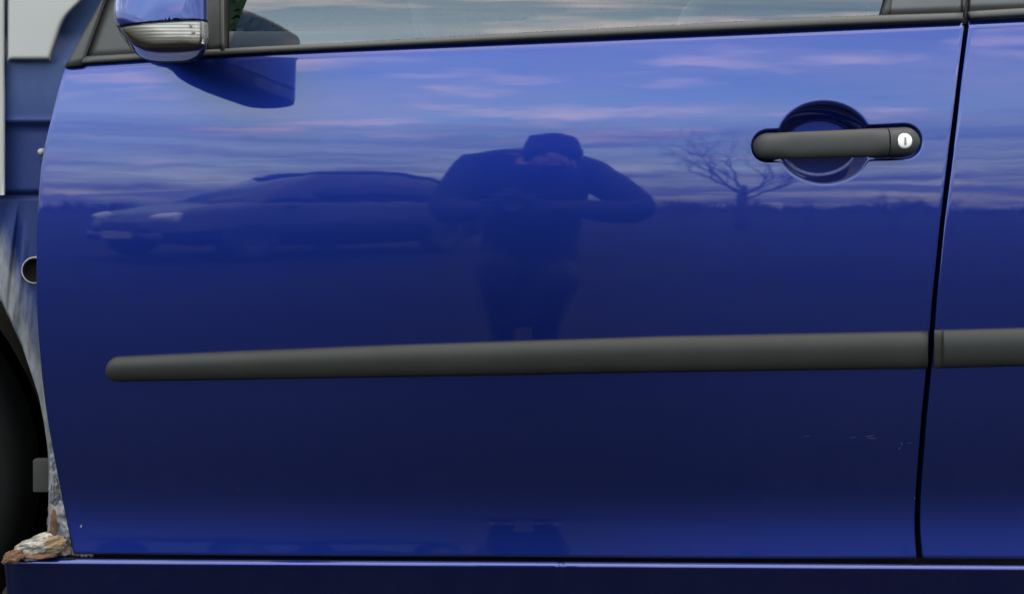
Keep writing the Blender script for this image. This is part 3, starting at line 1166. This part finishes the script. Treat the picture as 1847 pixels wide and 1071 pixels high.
# foot that joins housing and sail panel
rings = []
for t in np.linspace(0, 1, 10):
    y = YB - 0.02 + (float(S(300, 20).y) + 0.004 - YB + 0.02) * t
    rings.append([(P(300, 0, YT).x - 0.066 + 0.034 * math.cos(a) * (1 + .25 * t), y, P(0, 0, YT).z - 0.018 + 0.020 * math.sin(a)) for a in np.linspace(0, 2 * math.pi, 24, endpoint=False)])
loft("mirror_foot", rings, M['plastic'], wing_mirror)

# ---- front hinge pillar (bare: the wing is off)
def interp_poly(pts):
    pts = sorted([(b, a) for a, b in pts])
    return lambda r: float(np.interp(r, [p[0] for p in pts], [p[1] for p in pts]))


left_edge = interp_poly([(2, -80), (2, 100), (6, 108), (8, 112), (10, 344), (-8, 352), (-30, 380), (-45, 450), (-22, 505), (0, 540), (22, 585), (40, 625), (56, 672),
                         (70, 715), (79, 760), (86, 810), (88, 850), (87, 950), (86, 1002)])
right_edge = interp_poly([(260, -80), (190, 30), (160, 130), (120, 260), (105, 400), (105, 560), (115, 700), (135, 850), (170, 1002)])


def pillar_y(px, py):
    y = 0.040
    y -= 0.012 * float(sstep(228, 216, py)) * 1.0          # ledge above the ridge
    y -= 0.004 * math.exp(-((py - 224) / 7) ** 2)           # the ridge itself
    y += 0.006 * math.exp(-((py - 351) / 4.5) ** 2)         # groove
    y += 0.006 * float(sstep(346, 356, py))
    if py > 345:                                            # folds of overspray / sealer
        a = float(sstep(350, 420, py)) * float(sstep(800, 560, py)) * float(sstep(62, 30, px))
        y += a * (0.011 * noise.noise((px * .055 + py * .006, py * .0045, 7.7)) + 0.004 * noise.noise((px * .15 + py * .014, py * .009, 1.2)))
    if py > 700:
        b_ = float(sstep(760, 860, py))
        y += b_ * (0.010 * noise.noise((px * .045, py * .03, 0.3)) + 0.005 * noise.noise((px * .12, py * .10, 2.0)))
        y -= 0.018 * float(sstep(820, 990, py))
    if py < 118:
        y += 0.020 * float(sstep(118, 60, py))
    y += 0.006 * float(sstep(left_edge(py) + 4, left_edge(py), px)) * float(sstep(500, 560, py))
    return y


PN, PM = 60, 330
V, F = [], []
for j in range(PM + 1):
    py = -80 + (1082) * j / PM
    a, b = left_edge(py), right_edge(py)
    for i in range(PN + 1):
        px = a + (b - a) * i / PN
        V.append(P(px, py, pillar_y(px, py)))
for j in range(PM):
    for i in range(PN):
        q = j * (PN + 1) + i
        F.append((q, q + PN + 1, q + PN + 2, q + 1))
hinge_pillar = mesh_obj("hinge_pillar", V, F, M['pillar'], car)
hinge_pillar["label"] = "bare front pillar with grey overspray, cracked sealer and rust"
sm = hinge_pillar.modifiers.new("thick", 'SOLIDIFY')
sm.thickness = 0.004
sm.offset = -1

# round drain plug with a pale ring
pc = P(64, 487, 0.0385)
lathe("drain_plug", [(0.0001, -0.004), (0.010, -0.004), (0.0125, 0.000), (0.0135, 0.0035), (0.0152, 0.0035), (0.0162, 0.0), (0.0165, -0.006)],
      M['black'], hinge_pillar, (pc.x, pc.y, pc.z))
lathe("plug_ring", [(0.0150, -0.004), (0.0154, 0.0028), (0.0165, 0.0034), (0.0172, 0.0022), (0.0174, -0.006)], M['primer'], hinge_pillar, (pc.x, pc.y, pc.z))
# pale button standing in for a soft white glint beside the door edge
cp = P(75, 274, 0.034)
lathe("white_glint", [(0.0001, 0.005), (0.0022, 0.0046), (0.0042, 0.0025), (0.0048, -0.004)], M['primer'], hinge_pillar, (cp.x, cp.y, cp.z), seg=20)

# pale cowl corner above the pillar
V, F = [], []
_rc = Curve([-90, -30, 0, 12, 24, 38, 54, 72, 90, 112], [200, 172, 152, 138, 125, 115, 108.5, 103, 97, 90], 7, 0.5)
redge = lambda r: float(_rc(r))
NR, NC = 60, 24
for j in range(NR + 1):
    py = -90 + 200 * j / NR
    a, b = 13, redge(py)
    for i in range(NC + 1):
        px = a + (b - a) * i / NC
        e = min(px - a, b - px, 110 - py)
        y = 0.010 + 0.012 * (1 - math.sqrt(max(0, 1 - max(0, 1 - e / 7.0) ** 2)))
        V.append(P(px, py, y))
for j in range(NR):
    for i in range(NC):
        q = j * (NC + 1) + i
        F.append((q, q + NC + 1, q + NC + 2, q + 1))
cowl = mesh_obj("cowl_panel", V, F, M['primer'], car)
sm = cowl.modifiers.new("thick", 'SOLIDIFY')
sm.thickness = 0.014
sm.offset = -1
cowl["label"] = "pale grey primed cowl corner ahead of the window"

# inner wing flange running forward out of the frame
V, F = [], []
lowr = interp_poly([(-2, 0)])
cols = [10, 8.5, 6, 2, -20, -60, -120, -250, -420, -620]
for c_ in cols:
    bot = 352 if c_ > -5 else 352 + 30 * math.sin(max(-1, c_ / 400) * 1.2)
    e = 10 - c_
    y = 0.016 + 0.010 * (1 - math.sqrt(max(0, 1 - max(0, 1 - e / 6.0) ** 2)))
    for k in range(12):
        py = -90 + (bot + 90) * k / 11
        V.append(P(c_, py, y))
for i in range(len(cols) - 1):
    for k in range(11):
        F.append((i * 12 + k, (i + 1) * 12 + k, (i + 1) * 12 + k + 1, i * 12 + k + 1))
flange = mesh_obj("inner_wing", V, F, M['primer'], car)
sm = flange.modifiers.new("thick", 'SOLIDIFY')
sm.thickness = 0.010
sm.offset = -1

# wheel arch: dark lining behind the pillar
V, F = [], []
cx_, cz_, rr_ = -1.02, 0.31, 0.43
angs = np.linspace(R(-40), R(215), 40)
for a in angs:
    for k, y in enumerate((0.07, 0.2, 0.35, 0.5)):
        V.append((cx_ + rr_ * math.cos(a), y, cz_ + rr_ * math.sin(a)))
for i in range(len(angs) - 1):
    for k in range(3):
        F.append((i * 4 + k, (i + 1) * 4 + k, (i + 1) * 4 + k + 1, i * 4 + k + 1))
arch = mesh_obj("wheel_arch", V, F, M['black'], car)
bm = bmesh.new()
box_bm(bm, (-1.0, 0.51, 0.50), (1.0, 0.02, 0.80))
bm_obj("arch_wall", bm, M['black'], car, smooth=False)
# grey bracket poking out behind the pillar
bk = P(80, 856, 0.075)
rounded_box("bracket", bk, (0.026, 0.012, 0.043), M['bracket'], car, 0.002)


# crumbling sealer and rust at the foot of the pillar
def lump(name, px, py, y, sx_, sy_, sz_, mat, seed, amp=.35, rot=0.0, freq=2.2):
    c = P(px, py, y)
    bm = bmesh.new()
    bmesh.ops.create_icosphere(bm, subdivisions=5, radius=1)
    for v in bm.verts:
        d = v.co.normalized()
        r_ = 1 + amp * noise.noise(d * freq + Vector((seed, 0, 0))) + amp * .5 * noise.noise(d * freq * 3.1 + Vector((seed, 5, 0))) + amp * .28 * noise.noise(d * freq * 7 + Vector((seed, 9, 0)))
        v.co = Vector((d.x * sx_, d.y * sy_, d.z * sz_)) * r_
    bmesh.ops.transform(bm, matrix=Matrix.Translation(c) @ Matrix.Rotation(rot, 4, 'Y'), verts=bm.verts)
    return bm_obj(name, bm, mat, hinge_pillar)


lump("sealer_lump", 74, 985, 0.022, 0.031, 0.014, 0.0140, M['sealer'], 1.0, .30, R(-14), 2.0)
# cracked crust of sealer clinging to the pillar foot
cl = interp_poly([(88, 780), (88, 850), (88, 900), (86, 935), (85, 958), (76, 985), (74, 1003)])
cr = interp_poly([(112, 780), (126, 880), (140, 960), (146, 1003)])
V, F = [], []
CN, CM = 50, 150
for j in range(CM + 1):
    py = 780 + 223 * j / CM
    a = cl(py) + 2.2 * noise.noise((py * .11, 0, 3.3)) + 1.2 * noise.noise((py * .4, 0, 1.3))
    b = cr(py)
    for i in range(CN + 1):
        px = a + (b - a) * i / CN
        amp_ = float(sstep(790, 880, py))
        n1_ = noise.noise((px * .06, py * .045, 0.7))
        ridge = 1 - abs(noise.noise((px * .10, py * .06, 5.2))) * 2
        fine_ = noise.noise((px * .30, py * .26, 8.1))
        y = 0.051 - 0.010 * amp_ - amp_ * (0.006 * n1_ + 0.0035 * ridge + 0.0016 * fine_)
        y += 0.014 * (1 - math.sqrt(min(1.0, (px - a) / 6.0)))
        V.append(P(px, py, y))
for j in range(CM):
    for i in range(CN):
        q = j * (CN + 1) + i
        F.append((q, q + CN + 1, q + CN + 2, q + 1))
crust = mesh_obj("sealer_crust", V, F, M['old_sealer'], hinge_pillar)
lump("rust_flake", 24, 1004, 0.006, 0.0125, 0.011, 0.0072, M['rust'], 2.0, .32, R(-12), 2.0)
lump("rust_flake", 96, 944, 0.026, 0.0035, 0.004, 0.017, M['rust'], 3.0)
lump("rust_flake", 70, 1001, 0.012, 0.020, 0.010, 0.0026, M['rust'], 5.0, .2)

# ---- wheels (outside the frame)
def wheel(x, y, parent, r_=0.31, w=0.20, name="wheel"):
    o = lathe(name, [(0.20, 0.0), (0.21, 0.012), (r_ - .03, 0.004), (r_, -0.03), (r_, -w + .03), (r_ - .03, -w), (0.20, -w)], M['tyre'], parent, (x, y, r_), seg=40)
    lathe("rim", [(0.0001, -0.02), (0.05, -0.02), (0.07, -0.035), (0.17, -0.03), (0.195, 0.004), (0.205, 0.004), (0.205, -w + .01)], M['rim'], o, (x, y, r_), seg=40)
    return o


wheel(-1.02, 0.13, car)
wheel(1.46, 0.11, car)

# ================================================================== WHAT THE PAINT MIRRORS
# ---- the photographer, crouching in front of the door
M['skin'] = simple("skin", (0.42, 0.25, 0.18), 0.5, var=.08)
M['jacket'] = simple("dark_jacket", (0.020, 0.021, 0.024), 0.85, var=.3, scale=30, bmp=.4, bscale=90)
M['trousers'] = simple("dark_trousers", (0.03, 0.035, 0.05), 0.85, var=.2, scale=30)
M['shoe'] = simple("shoe_leather", (0.02, 0.018, 0.016), 0.5)
M['wool'] = simple("knitted_wool", (0.022, 0.022, 0.026), 0.95, var=.4, scale=120, bmp=.8, bscale=200)
joints, edges = [], []


def J(co, r, parent=None):
    joints.append((co, r if isinstance(r, tuple) else (r, r)))
    if parent is not None:
        edges.append((parent, len(joints) - 1))
    return len(joints) - 1


OX = 0.06
pel = J((OX, -2.06, 0.40), (0.155, 0.13))
bel = J((OX, -1.98, 0.58), (0.165, 0.13), pel)
che = J((OX, -1.86, 0.80), (0.215, 0.14), bel)
upc = J((OX + .03, -1.80, 0.92), (0.15, 0.10), che)
HD = -0.10
nek = J((OX + .05, -1.72, 0.955), (0.105, 0.08), upc)
jaw = J((OX + .06, -1.665, 1.045 + HD), (0.066, 0.075), nek)
hed = J((OX + .065, -1.66, 1.105 + HD), (0.078, 0.092), jaw)
crn = J((OX + .065, -1.675, 1.165 + HD), (0.066, 0.078), hed)
nos = J((OX + .062, -1.572, 1.078 + HD), 0.014, hed)
for sd in (-1, 1):
    sh = J((OX + .01 + sd * .19, -1.79, 0.935 if sd < 0 else 0.905), 0.098, upc)
    el = J((OX + .02 + sd * (.29 if sd < 0 else .34), -1.70 if sd < 0 else -1.64, 0.72), 0.085 if sd < 0 else 0.064, sh)
    wr = J((sd * 0.105 + 0.01, -1.545, 0.735), 0.034, el)
    pa = J((sd * 0.082, -1.515, 0.745), (0.030, 0.042), wr)
    for k in range(4):
        z0 = 0.772 - 0.019 * k
        a_ = J((sd * 0.079, -1.488, z0), 0.0095, pa)
        b_ = J((sd * 0.070, -1.466, z0 - .002), 0.0088, a_)
        J((sd * (0.046 - 0.004 * (k == 3)), -1.461, z0 - .004), 0.0080, b_)
    t1 = J((sd * 0.072, -1.535, 0.712), 0.0115, pa)
    J((sd * 0.045, -1.530, 0.716), 0.0095, t1)
    hp = J((OX + sd * .10, -2.03, 0.38), 0.108, pel)
    kn = J((OX - .02 + sd * .095, -1.72, 0.50 if sd < 0 else 0.44), 0.073, hp)
    an = J((OX - .02 + sd * .07, -1.98, 0.10), 0.045, kn)
    hl = J((OX - .02 + sd * .07, -1.98, 0.052), 0.050, an)
    J((OX - .02 + sd * .085, -1.80, 0.045), (0.048, 0.042), hl)
ct = J((OX - .02, -1.90, 0.30), (0.17, 0.10), pel)
J((OX - .02, -1.86, 0.16), (0.14, 0.08), ct)
J((OX - .07, -1.86, 0.985), (0.12, 0.09), upc)
me = bpy.data.meshes.new("person")
me.from_pydata([j[0] for j in joints], edges, [])
tmp = bpy.data.objects.new("person_tmp", me)
COL.objects.link(tmp)
sk = tmp.modifiers.new("skin", 'SKIN')
sk.use_smooth_shade = True
for k, (_, r_) in enumerate(joints):
    me.skin_vertices[0].data[k].radius = r_
    me.skin_vertices[0].data[k].use_root = (k == 0)
sub = tmp.modifiers.new("sub", 'SUBSURF')
sub.levels = sub.render_levels = 2
dg = bpy.context.evaluated_depsgraph_get()
ev = tmp.evaluated_get(dg)
pm = bpy.data.meshes.new_from_object(ev)
bpy.data.objects.remove(tmp, do_unlink=True)
M['glove'] = simple("dark_glove", (0.025, 0.023, 0.022), 0.8, var=.2)
for m in (M['jacket'], M['skin'], M['trousers'], M['shoe'], M['glove']):
    pm.materials.append(m)
for p in pm.polygons:
    c = p.center
    p.use_smooth = True
    if c.z > 0.945 and c.y > -1.74 and abs(c.x - OX - .06) < .10:
        p.material_index = 1
    elif c.y > -1.535 and c.z > .6:
        p.material_index = 4
    elif c.z < 0.10:
        p.material_index = 3
    elif (c.z < 0.50 and abs(c.x - OX) > .16) or (c.y > -1.9 and c.z < .60 and abs(c.x - OX) > .12):
        p.material_index = 2
person = bpy.data.objects.new("person", pm)
COL.objects.link(person)
low = min(v.co.z for v in pm.vertices)
person.location.z = -low - 0.002
tag(person, "person in dark jacket and wool hat crouching to photograph the blue door", "person")
# wool hat with a rolled rim, and hair
hx, hy, hz = OX + .065, -1.675, 1.125 + HD
lathe("wool_hat", [(0.0001, 0.072), (0.04, 0.070), (0.072, 0.058), (0.088, 0.03), (0.092, 0.0), (0.098, -0.004), (0.099, -0.026), (0.093, -0.032), (0.086, -0.026)],
      M['wool'], person, (hx, hy, hz), axis='Z', seg=36)
for sd in (-1, 1):
    lathe("eye", [(0.0001, 0.0), (0.006, -0.002), (0.009, -0.008), (0.0095, -0.012)], M['shoe'], person, (hx + sd * .032, hy + .096, 1.092 + HD), axis='Y', seg=14)
    lathe("ear", [(0.0001, 0.012), (0.014, 0.006), (0.017, -0.004), (0.010, -0.014)], M['skin'], person, (hx + sd * .080, hy, 1.085 + HD), axis='Y', seg=14)
bm = bmesh.new()
box_bm(bm, (hx, hy + .088, 1.042 + HD), (0.045, 0.012, 0.008))
add_bevel(bm_obj("mouth", bm, simple("lips", (0.30, 0.12, 0.10), .5), person), 0.003, 2)

# ---- the camera in their hands
photo_cam = empty("camera", (0, -1.49, ZC - 0.045))
tag(photo_cam, "black stills camera held in both hands by the crouching person", "camera")
rounded_box("camera_body", (0, 0, 0.045), (0.128, 0.055, 0.086), M['plastic'], photo_cam, 0.008)
lathe("lens_barrel", [(0.0001, 0.05), (0.026, 0.052), (0.030, 0.058), (0.033, 0.058), (0.033, 0.02), (0.036, 0.02), (0.036, -0.01)], M['plastic'], photo_cam, (0, -0.0, 0.045), seg=40).scale = (1, -1, 1)
rounded_box("viewfinder_hump", (0, 0.0, 0.096), (0.045, 0.045, 0.026), M['plastic'], photo_cam, 0.008)

# ---- cars parked across the yard
def parked_car(loc, rz, col, label, k=1.0):
    root = empty("parked_car", loc, rz)
    tag(root, label, "car")
    pm_ = simple("parked_car_paint", col, 0.45, metal=.1, coat=0.35)
    # stations along the length (front = +x): x, half width low, half width belt, z low, z belt
    st = [(-2.05, .55, .60, .34, .80), (-2.0, .74, .76, .26, .88), (-1.7, .82, .82, .22, .93), (-1.0, .86, .84, .20, .92), (0.0, .87, .85, .19, .90), (0.8, .87, .84, .19, .88),
          (1.1, .86, .82, .20, .87), (1.5, .84, .79, .22, .80), (1.85, .80, .72, .24, .70), (2.02, .66, .58, .28, .60), (2.08, .50, .46, .34, .54)]
    rings = []
    for x, wl, wb_, zl, zb in st:
        zm = (zl + zb) / 2
        half = [(wl * .80, zl), (wl, zl + .07), (max(wl, wb_) + .02, zm), (wb_, zb - .05), (wb_ * .93, zb)]
        rings.append([(x, y, z) for y, z in half] + [(x, y * .5, zb + .012) for y in (wb_, -wb_)] + [(x, -y, z) for y, z in half[::-1]])
    body = loft("body", rings, pm_, root)
    gh = [(-1.95, .70, .60, .90, 1.02), (-1.72, .73, .56, .90, 1.32), (-1.2, .76, .58, .90, 1.42), (-0.4, .77, .60, .89, 1.46), (0.25, .77, .58, .88, 1.40), (0.62, .76, .60, .88, 1.20), (1.12, .74, .68, .86, .89)]
    rings = []
    for x, wb_, wt_, zb, zt in gh:
        rings.append([(x, wb_, zb), (x, (wb_ + wt_) / 2 + .02, (zb + zt) / 2), (x, wt_, zt - .03), (x, wt_ * .85, zt), (x, -wt_ * .85, zt), (x, -wt_, zt - .03), (x, -(wb_ + wt_) / 2 - .02, (zb + zt) / 2), (x, -wb_, zb)])
    loft("cabin_glass", rings, M['car_glass'], root)
    V = []
    for x, wb_, wt_, zb, zt in gh[1:5]:
        V.append([(x, y, zt + .006 - .03 * (abs(y) > wt_ * .9)) for y in (wt_, wt_ * .84, 0, -wt_ * .84, -wt_)])
    F = [(i * 5 + j, (i + 1) * 5 + j, (i + 1) * 5 + j + 1, i * 5 + j + 1) for i in range(3) for j in range(4)]
    rf = mesh_obj("roof", [p for r_ in V for p in r_], F, pm_, root)
    rf.modifiers.new("thick", 'SOLIDIFY').thickness = 0.02
    for sd in (-1, 1):
        for x in (-1.25, 1.28):
            lathe("wheel", [(0.19, 0.0), (0.2, 0.012), (.28, 0.004), (.305, -0.03), (.305, -.17), (.28, -.2), (0.19, -.2)], M['tyre'], root, (x, -0.88 if sd < 0 else 1.08, .305), seg=28)
            lathe("rim", [(0.0001, -0.01), (0.06, -0.01), (0.17, -0.02), (0.19, 0.006), (0.20, -.1)], M['dark_rim'], root, (x, -0.885 if sd < 0 else 0.93, .305), seg=28)
        bm = bmesh.new()
        box_bm(bm, (1.93, sd * .56, .645), (.16, .30, .13), Matrix.Rotation(R(-sd * -18), 4, 'Z') @ Matrix.Rotation(R(28), 4, 'Y'))
        add_bevel(bm_obj("headlight", bm, M['headlight'], root), .04, 3, 30)
        bm = bmesh.new()
        box_bm(bm, (-2.0, sd * .62, .76), (.06, .20, .16))
        add_bevel(bm_obj("tail_light", bm, M['taillight'], root), .02, 3, 30)
        bm = bmesh.new()
        box_bm(bm, (.72, sd * .93, .93), (.12, .14, .10))
        add_bevel(bm_obj("mirror", bm, pm_, root), .03, 3, 30)
    bm = bmesh.new()
    box_bm(bm, (2.05, 0, .52), (.06, .66, .12))
    add_bevel(bm_obj("grille", bm, M['plastic'], root), .02, 3, 30)
    bm = bmesh.new()
    box_bm(bm, (2.02, 0, .34), (.14, 1.3, .14))
    add_bevel(bm_obj("bumper", bm, pm_, root), .05, 3, 30)
    bm = bmesh.new()
    box_bm(bm, (2.10, 0, .36), (.012, .52, .11))
    bm_obj("number_plate", bm, M['plate'], root, smooth=False)
    return root


M['dark_rim'] = simple("dark_wheel_trim", (0.035, 0.035, 0.037), 0.5, metal=.3)
M['car_glass'] = simple("dark_car_glass", (0.02, 0.024, 0.024), 0.06, var=.1)
M['headlight'] = simple("headlight_lens", (0.75, 0.76, 0.78), 0.15, var=.05, coat=1)
M['taillight'] = simple("tail_light_lens", (0.30, 0.02, 0.02), 0.2)
M['plate'] = simple("plate_white", (0.30, 0.30, 0.29), 0.5, var=.03)
parked_car((-2.15, -8.2, 0), R(128), (0.012, 0.013, 0.017), "black hatchback parked across the yard, facing the blue car")

# ---- bare tree
M['bark'] = simple("wet_bark", (0.045, 0.036, 0.028), 0.9, var=.3, scale=18, bmp=.8, bscale=30)


def bare_tree(loc, height, label, seed, name="bare_tree", cat="tree", group=None):
    rng = random.Random(seed)
    root = empty(name, loc)
    tag(root, label, cat, group)
    bt = bmesh.new()
    tube(bt, [(0, 0, -.05), (0.05, 0, height * .12), (0.0, .05, height * .26), (.12, 0, height * .40)],
         [height * .042, height * .032, height * .026, height * .010], 12)
    bm_obj("trunk", bt, M['bark'], root)
    bc = bmesh.new()

    def grow(p, d, ln, r_, lev):
        pts, q, dd = [p], Vector(p), Vector(d)
        for s_ in range(3):
            dd = (dd + Vector((rng.uniform(-.22, .22), rng.uniform(-.22, .22), rng.uniform(-.04, .16)))).normalized()
            q = q + dd * ln / 3
            pts.append(q.copy())
        tube(bc, pts, [r_, r_ * .85, r_ * .7, r_ * .5], 6 if lev < 2 else 4)
        if lev >= 5:
            return
        for s_ in range(3 if lev < 4 else 2):
            b_ = pts[rng.choice((1, 2, 3, 3))]
            az = rng.uniform(0, 6.28)
            nd = (dd * 0.75 + Vector((math.cos(az), math.sin(az), rng.uniform(-.1, .6))) * .75).normalized()
            grow(b_, nd, ln * rng.uniform(.58, .78), r_ * .52, lev + 1)
    for k in range(5):
        az = k * 1.257 + rng.uniform(-.3, .3)
        grow(Vector((0.06 * math.cos(az), .06 * math.sin(az), height * (.24 + .035 * k))), Vector((math.cos(az) * .9, math.sin(az) * .9, .75)).normalized(), height * .25, height * .010, 0)
    bm_obj("crown", bc, M['bark'], root)
    return root


bare_tree((5.75, -21.5, 0), 5.3, "bare winter tree with spreading branches standing alone beyond the yard", 5)

for k, (x, y, h) in enumerate([(2.2, -15.5, 1.75), (3.4, -17, 1.5), (4.6, -16, 1.35), (6.2, -17.5, 1.6), (7.8, -17, 1.9), (9.6, -18, 1.7)]):
    bare_tree((x, y, 0), h, "leafless shrub standing in a loose row across the yard, below the bare tree", 20 + k, "shrub", "shrub", "leafless shrubs across the yard")

# ---- far-off wood along the horizon and an added leafy screen blocking the sky behind the car
rng = random.Random(11)


def wood_height(az):
    return 1.5 + 1.1 * noise.noise((az * 7, 0, 0)) + .7 * noise.noise((az * 23, 0, 0)) + .4 * noise.noise((az * 90, 0, 0))


V, F = [], []
NS = 700
for k in range(NS + 1):
    az = R(180) + R(180) * k / NS
    h = max(.5, wood_height(az) * .8)
    for r_, z in ((58, 0), (60, h * .7), (63, h), (70, h * .8), (74, 0)):
        V.append((r_ * math.cos(az), r_ * math.sin(az), z))
for k in range(NS):
    for j in range(4):
        F.append((k * 5 + j, (k + 1) * 5 + j, (k + 1) * 5 + j + 1, k * 5 + j + 1))
for k in range(16000):                       # twigs standing out of the mass
    az = rng.uniform(R(180), R(360))
    d_ = rng.uniform(57, 66)
    h = max(.5, wood_height(az))
    z = h * rng.uniform(.3, .85)
    ln, lean, w_ = rng.uniform(.3, 1.1), rng.uniform(-.35, .35), rng.uniform(.03, .10)
    st = len(V)
    V += [(d_ * math.cos(az), d_ * math.sin(az), z), (d_ * math.cos(az + w_ / 60), d_ * math.sin(az + w_ / 60), z),
          (d_ * math.cos(az + lean / 60), d_ * math.sin(az + lean / 60), z + ln)]
    F.append((st, st + 1, st + 2))
M['wood'] = simple("winter_wood", (0.022, 0.022, 0.019), 0.95, var=.5, scale=.3)
tag(mesh_obj("far_wood", V, F, M['wood'], None, smooth=False), kind="stuff")

sky_screen = empty("sky_screen", (0.5, 4.6, 0))
tag(sky_screen, "tall dark leafy screen added behind the blue car to block the sky through its window", "sky_screen")
V, F = [], []
for k in range(40000):
    x, z = rng.uniform(-6, 6), rng.uniform(0.05, 3.3)
    y = -0.5 + .18 * noise.noise((x * 1.3, z * 1.3, 4)) + rng.uniform(-.08, .25)
    q = Vector((rng.gauss(0, 1), rng.gauss(0, 1) - .5, rng.gauss(0, 1))).normalized()
    u_ = q.orthogonal().normalized() * rng.uniform(.014, .034)
    v_ = q.cross(u_) * .55
    st = len(V)
    c_ = Vector((x, y, z))
    V += [c_ - u_, c_ - v_, c_ + u_, c_ + v_]
    F.append((st, st + 1, st + 2, st + 3))
M['leaf'] = simple("screen_leaf", (0.014, 0.024, 0.015), 1.0, var=.2, scale=3, spec=0.0)
tag(mesh_obj("screen_foliage", V, F, M['leaf'], sky_screen, smooth=False), kind="stuff")
bm = bmesh.new()
box_bm(bm, (0, 0.1, 1.55), (12, 0.7, 3.1))
bm_obj("core", bm, M['leaf'], sky_screen, smooth=False)
